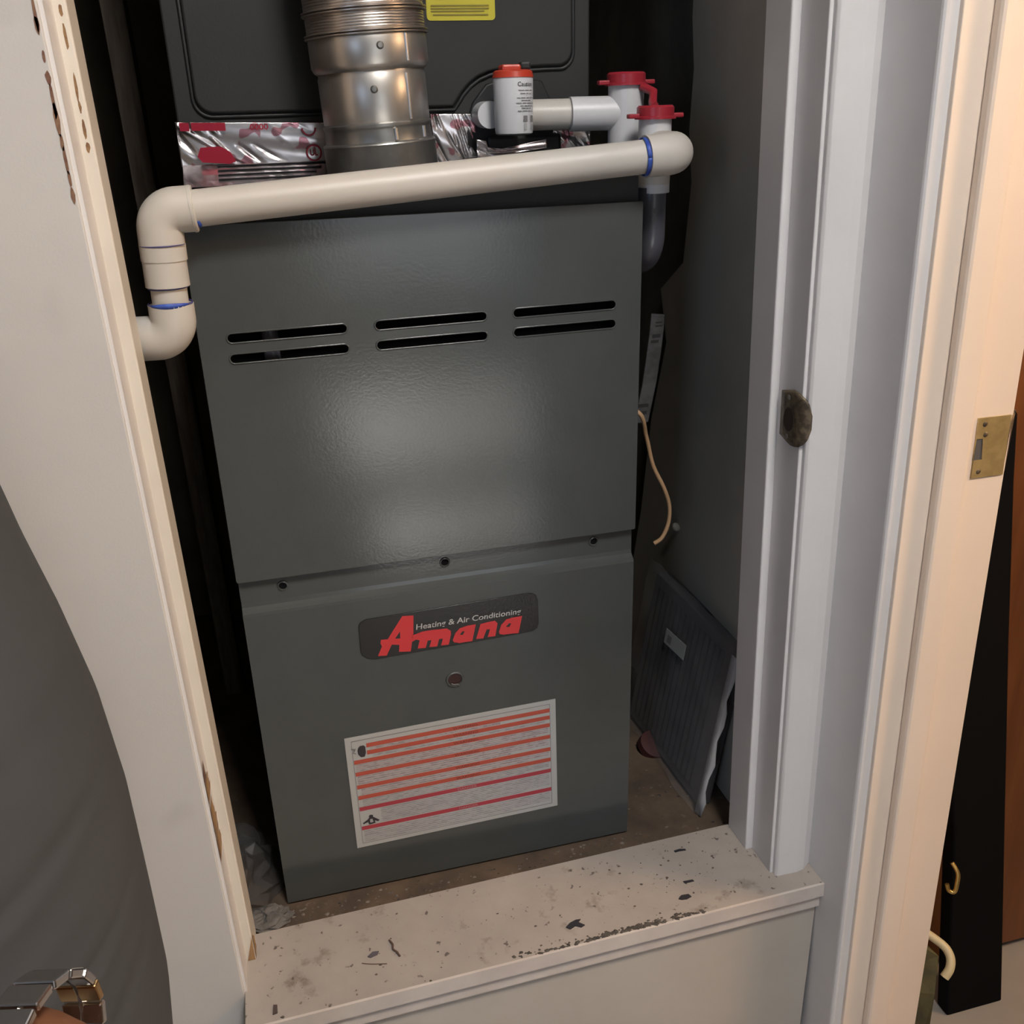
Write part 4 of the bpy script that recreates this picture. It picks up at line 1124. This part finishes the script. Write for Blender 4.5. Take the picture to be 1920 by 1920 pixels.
from_bm('side', bm, M_OLIVE, CB)

# ------------------------------------------------------------------ person at the left edge
PE = thing('person', 'person in a dark grey shirt at the left edge wearing a steel wristwatch', 'person', (-0.207, -0.35, ZF))


def skin_mesh(name, chains, m, parent, root=None, sub=1):
    """chains: list of lists of (x,y,z,r); first points that coincide are shared"""
    vs, es, rs = [], [], []
    idx = {}
    for ch in chains:
        prev = None
        for (x, y, z, r) in ch:
            key = (round(x, 4), round(y, 4), round(z, 4))
            if key not in idx:
                idx[key] = len(vs); vs.append((x, y, z)); rs.append(r if isinstance(r, tuple) else (r, r))
            i = idx[key]
            if prev is not None and prev != i: es.append((prev, i))
            prev = i
    me = bpy.data.meshes.new(name); me.from_pydata(vs, es, [])
    o = link(name, me, m, parent)
    md = o.modifiers.new('skin', 'SKIN'); md.use_smooth_shade = True
    sv = me.skin_vertices[0].data
    for i, r in enumerate(rs): sv[i].radius = r
    sv[0].use_root = True
    if sub:
        s = o.modifiers.new('sub', 'SUBSURF'); s.levels = sub; s.render_levels = sub
    return o


# right wrist points towards the camera's lower left; hand half closed
PO = Vector((-0.0245, 0.10, 0.0))          # the body stands this much further back than its own axes below
EL = Vector((-0.288, -0.545, 0.512)); WR = Vector((-0.058, -0.618, 0.532)); hd = (WR - EL).normalized()
hx = Vector((-0.22, -0.90, -0.26)).normalized()      # hand direction, bent down a little
hs = hx.cross(Vector((0, 0, 1))).normalized(); hu = hs.cross(hx).normalized()
palm = WR + hx * 0.045; kn = WR + hx * 0.085
ELb, WRb, palmb, knb = EL - PO, WR - PO, palm - PO, kn - PO
chains = [
    [(-0.185, -0.47, 0.47, 0.10), (-0.185, -0.47, 0.62, 0.095), (-0.20, -0.47, 0.80, 0.095), (-0.21, -0.47, 0.95, 0.062), (-0.205, -0.47, 1.03, 0.052), (-0.19, -0.47, 1.08, 0.055), (-0.175, -0.47, 1.15, 0.082), (-0.18, -0.47, 1.23, 0.080), (-0.185, -0.47, 1.27, 0.045)],
    [(-0.185, -0.47, 0.47, 0.10), (-0.185, -0.56, 0.40, 0.075), (-0.17, -0.565, 0.02, 0.052), (-0.20, -0.57, -0.36, 0.036), (-0.19, -0.57, -0.42, 0.036), (-0.08, -0.58, -0.43, 0.030)],
    [(-0.185, -0.47, 0.47, 0.10), (-0.185, -0.38, 0.40, 0.075), (-0.17, -0.375, 0.02, 0.052), (-0.20, -0.37, -0.36, 0.036), (-0.19, -0.37, -0.42, 0.036), (-0.08, -0.36, -0.43, 0.030)],
    [(-0.21, -0.47, 0.95, 0.062), (-0.21, -0.60, 0.92, 0.044), (-0.215, -0.665, 0.89, 0.046), (-0.24, -0.675, 0.70, 0.042), (*ELb, 0.036), (*(ELb.lerp(WRb, 0.4)), 0.036), (*WRb, (0.0285, 0.0255)), (*palmb, (0.030, 0.017)), (*knb, (0.033, 0.013))],
    [(-0.21, -0.47, 0.95, 0.062), (-0.21, -0.34, 0.92, 0.044), (-0.215, -0.305, 0.89, 0.042), (-0.25, -0.305, 0.68, 0.040), (-0.22, -0.305, 0.46, 0.035), (-0.19, -0.305, 0.33, 0.033), (-0.165, -0.30, 0.22, (0.022, 0.022)), (-0.155, -0.30, 0.165, (0.03, 0.016)), (-0.15, -0.30, 0.125, (0.03, 0.013))],
]
for off, ln in ((-0.027, 0.062), (-0.009, 0.074), (0.009, 0.070), (0.027, 0.055)):
    b0 = knb + hs * off; d1 = (hx * 0.85 - hu * 0.5).normalized(); d2 = (hx * 0.25 - hu).normalized()
    b1 = b0 + d1 * ln * 0.45; b2 = b1 + d2 * ln * 0.33; b3 = b2 + (d2 - hx * 0.5).normalized() * ln * 0.25
    chains.append([(*knb, (0.033, 0.013)), (*b0, 0.0095), (*b1, 0.0088), (*b2, 0.008), (*b3, 0.0068)])
tb = WRb + hx * 0.028 + hs * (-0.026); t1_ = tb + (hx * 0.6 - hs * 0.75 - hu * 0.35).normalized() * 0.030; t2_ = t1_ + (hx * 0.9 - hs * 0.1 - hu * 0.45).normalized() * 0.026
chains.append([(*palmb, (0.030, 0.017)), (*tb, 0.012), (*t1_, 0.0098), (*t2_, 0.0085)])
kn2 = Vector((-0.15, -0.30, 0.125))
for off, ln in ((-0.026, 0.065), (-0.009, 0.076), (0.009, 0.072), (0.026, 0.056)):
    b0 = kn2 + Vector((off, 0, 0)); b1 = b0 + Vector((0.0, -0.006, -0.45 * ln)); b2 = b1 + Vector((0, -0.012, -0.3 * ln)); b3 = b2 + Vector((0, -0.012, -0.2 * ln))
    chains.append([(-0.15, -0.30, 0.125, (0.03, 0.013)), (*b0, 0.0095), (*b1, 0.0088), (*b2, 0.008), (*b3, 0.0068)])
chains.append([(-0.155, -0.30, 0.165, (0.03, 0.016)), (-0.125, -0.305, 0.155, 0.012), (-0.110, -0.312, 0.130, 0.0098), (-0.104, -0.317, 0.106, 0.0085)])
# nose and ears grow from the head
chains.append([(-0.175, -0.47, 1.15, 0.082), (-0.098, -0.47, 1.145, 0.014), (-0.080, -0.47, 1.135, 0.010)])
chains.append([(-0.175, -0.47, 1.15, 0.082), (-0.185, -0.555, 1.15, 0.014), (-0.19, -0.562, 1.165, 0.012)])
chains.append([(-0.175, -0.47, 1.15, 0.082), (-0.185, -0.385, 1.15, 0.014), (-0.19, -0.378, 1.165, 0.012)])
body = skin_mesh('body', chains, M_SKIN, PE, sub=2)
for s in (-1, 1):
    lathe('eye', [(0.0, 0.005), (0.006, 0.004), (0.010, 0.0)], mat('eye_white', (0.35, 0.32, 0.29), 0.3), body, (-0.104, -0.47 + s * 0.030, 1.166), (1, s * 0.15, 0), n=16)
tube('lips', [(-0.097, -0.492, 1.100), (-0.090, -0.48, 1.101), (-0.088, -0.47, 1.100), (-0.090, -0.46, 1.101), (-0.097, -0.448, 1.100)], [0.003, 0.0055, 0.006, 0.0055, 0.003], mat('lip_skin', (0.16, 0.05, 0.04), 0.5), body, n=10)


def loft(bm, rings, n=36, caps=True):
    R = []
    for (cx_, cy_, cz_, rx, ry) in rings:
        R.append([bm.verts.new((cx_ + rx * math.cos(2 * PI * k / n), cy_ + ry * math.sin(2 * PI * k / n), cz_)) for k in range(n)])
    for a, b in zip(R[:-1], R[1:]):
        for k in range(n): bm.faces.new((a[k], a[(k + 1) % n], b[(k + 1) % n], b[k]))
    if caps: bm.faces.new(R[0][::-1]); bm.faces.new(R[-1])


bm = bmesh.new()
TOR = [(-0.186, 0.18, 0.130, 0.185), (-0.176, 0.28, 0.130, 0.182), (-0.171, 0.37, 0.126, 0.176), (-0.169, 0.45, 0.124, 0.172), (-0.172, 0.525, 0.122, 0.170), (-0.182, 0.59, 0.121, 0.172), (-0.193, 0.645, 0.120, 0.174), (-0.206, 0.72, 0.120, 0.178), (-0.216, 0.80, 0.118, 0.182), (-0.220, 0.88, 0.116, 0.192), (-0.220, 0.935, 0.104, 0.180), (-0.218, 0.975, 0.084, 0.125), (-0.213, 1.005, 0.068, 0.078), (-0.210, 1.02, 0.060, 0.066)]


def tor_at(z):
    for a, b in zip(TOR[:-1], TOR[1:]):
        if a[1] <= z <= b[1]:
            t = (z - a[1]) / (b[1] - a[1]); return [a[i] + (b[i] - a[i]) * t for i in range(4)]
    return list(TOR[-1])


nz, na = 120, 72; Rg = []
for j in range(nz + 1):
    z = 0.18 + (1.02 - 0.18) * j / nz
    c = tor_at(z); row = []
    for k in range(na):
        a = 2 * PI * k / na
        # cloth folds: narrow sagging creases over the belly
        f = 0.0
        for (z0, amp, wd, sag, ph, sp) in ((0.565, 0.0016, 0.005, 0.010, -1.0, 3), (0.500, 0.0030, 0.0045, 0.014, -1.05, 3), (0.492, -0.002, 0.005, 0.014, -1.05, 3), (0.461, 0.0016, 0.006, 0.02, -1.3, 4), (0.437, 0.0022, 0.006, 0.015, -1.25, 4), (0.411, 0.0034, 0.0045, 0.016, -1.0, 3), (0.403, -0.002, 0.005, 0.016, -1.0, 3), (0.355, 0.003, 0.006, 0.02, -0.9, 3)):
            zz = z - (z0 + sag * math.sin(a - ph))
            f -= amp * math.exp(-(zz / wd) ** 2) * max(0, math.cos(a - ph)) ** sp
        row.append(bm.verts.new((c[0] + (c[2] + f) * math.cos(a), -0.47 + (c[3] + f) * math.sin(a), z)))
    Rg.append(row)
for a, b in zip(Rg[:-1], Rg[1:]):
    for k in range(na): bm.faces.new((a[k], a[(k + 1) % na], b[(k + 1) % na], b[k]))
bm_tube(bm, spline([(-0.215, -0.56, 0.935), (-0.215, -0.635, 0.915), (-0.222, -0.672, 0.86), (-0.24, -0.675, 0.70), tuple(ELb + Vector((-0.004, 0.0, 0.035)))], 6), [0.07] * 6 + [0.066] * 6 + [0.06] * 6 + [0.056] * 7, 24, caps=False)
bm_tube(bm, spline([(-0.215, -0.39, 0.935), (-0.215, -0.325, 0.915), (-0.225, -0.305, 0.86), (-0.25, -0.305, 0.68), (-0.235, -0.305, 0.60)], 6), [0.066] * 6 + [0.060] * 6 + [0.055] * 6 + [0.052] * 7, 24, caps=False)
from_bm('shirt', bm, M_SHIRT, PE, smooth=True)
bm = bmesh.new()
loft(bm, [(-0.185, -0.47, 0.22, 0.116, 0.172), (-0.18, -0.47, 0.40, 0.118, 0.168), (-0.175, -0.47, 0.50, 0.112, 0.155)], n=36)
for s in (-1, 1):
    bm_tube(bm, [(-0.185, -0.47 + s * 0.085, 0.36), (-0.175, -0.47 + s * 0.092, 0.02), (-0.195, -0.47 + s * 0.098, -0.38)], [0.088, 0.068, 0.056], 24)
from_bm('trousers', bm, M_TROUS, PE, smooth=True)
for s in (-1, 1):
    sh = bmesh.new()
    loft(sh, [(-0.13, -0.47 + s * 0.105, ZF + 0.001, 0.135, 0.048), (-0.13, -0.47 + s * 0.105, ZF + 0.03, 0.135, 0.05), (-0.15, -0.47 + s * 0.103, ZF + 0.06, 0.105, 0.046), (-0.19, -0.47 + s * 0.10, ZF + 0.10, 0.055, 0.046)], n=28)
    from_bm('shoe', sh, M_SHOE, PE, smooth=True)
hb = bmesh.new()
bmesh.ops.create_uvsphere(hb, u_segments=28, v_segments=18, radius=1.0)
bmesh.ops.delete(hb, geom=[v for v in hb.verts if (v.co.z < 0.1 and v.co.x > -0.1) or v.co.z < -0.45], context='VERTS')
for v in hb.verts: v.co = (-0.192 + v.co.x * 0.098, -0.47 + v.co.y * 0.092, 1.185 + v.co.z * 0.105)
o = from_bm('hair', hb, M_HAIR, PE, smooth=True); md = o.modifiers.new('solid', 'SOLIDIFY'); md.thickness = 0.008
# light sleeve cuff above the watch
tube('cuff', [EL.lerp(WR, 0.50), EL.lerp(WR, 0.80)], [0.040, 0.036], M_CUFF, PE, n=28)
tube('sleeve', [EL + Vector((-0.012, 0.0, 0.05)), EL + Vector((-0.012, 0.002, 0.005)), EL.lerp(WR, 0.15), EL.lerp(WR, 0.52)], [0.050, 0.049, 0.045, 0.041], M_SHIRT, PE, n=24)
# wristwatch: ring of steel links round the wrist
for _o in list(bpy.data.objects):
    if _o.parent is PE and _o.name.split('.')[0] not in ('cuff', 'sleeve') or (_o.parent is body):
        if _o.type == 'MESH': _o.data.transform(Matrix.Translation(PO))
WT = link('wristwatch', bpy.data.meshes.new('wristwatch'), M_STEEL, PE)
wc = EL.lerp(WR, 0.965)
wu = Vector((0, 0, 1)); wu = (wu - hd * wu.dot(hd)).normalized(); wv = hd.cross(wu)
bmw = bmesh.new()
RW, RH = 0.0345, 0.0300
def watch_pt(a, r, h): return wc + wu * (RH + r) * math.cos(a) + wv * (RW + r) * math.sin(a) + hd * h
def link_piece(bm, a0, a1, r0, r1, h0, h1):
    vs = [bm.verts.new(watch_pt(a, r, h)) for a in (a0, a1) for r in (r0, r1) for h in (h0, h1)]
    for f in ((0, 1, 3, 2), (4, 6, 7, 5), (0, 4, 5, 1), (2, 3, 7, 6), (0, 2, 6, 4), (1, 5, 7, 3)): bm.faces.new([vs[i] for i in f])
nl = 18
bm_tube(bmw, [watch_pt(2 * PI * k / 40, 0.0005, 0.0) for k in range(41)], 0.0012, 6, caps=False)
bmw.to_mesh(WT.data); bmw.free()
for k in range(nl):
    a0 = 2 * PI * k / nl + 0.02; a1 = 2 * PI * (k + 1) / nl - 0.02
    bm = bmesh.new(); link_piece(bm, a0, a1, 0.0, 0.0042, -0.0095, 0.0095)
    from_bm('steel_link', bm, M_STEELG if k in (4, 13) else M_STEEL, WT, bevel=0.0009)
lathe('watch_case', [(0.0, 0.009), (0.017, 0.009), (0.019, 0.0075), (0.020, 0.003), (0.0185, 0.0)], M_STEEL, WT, watch_pt(PI, 0.001, 0), -wu, n=32)
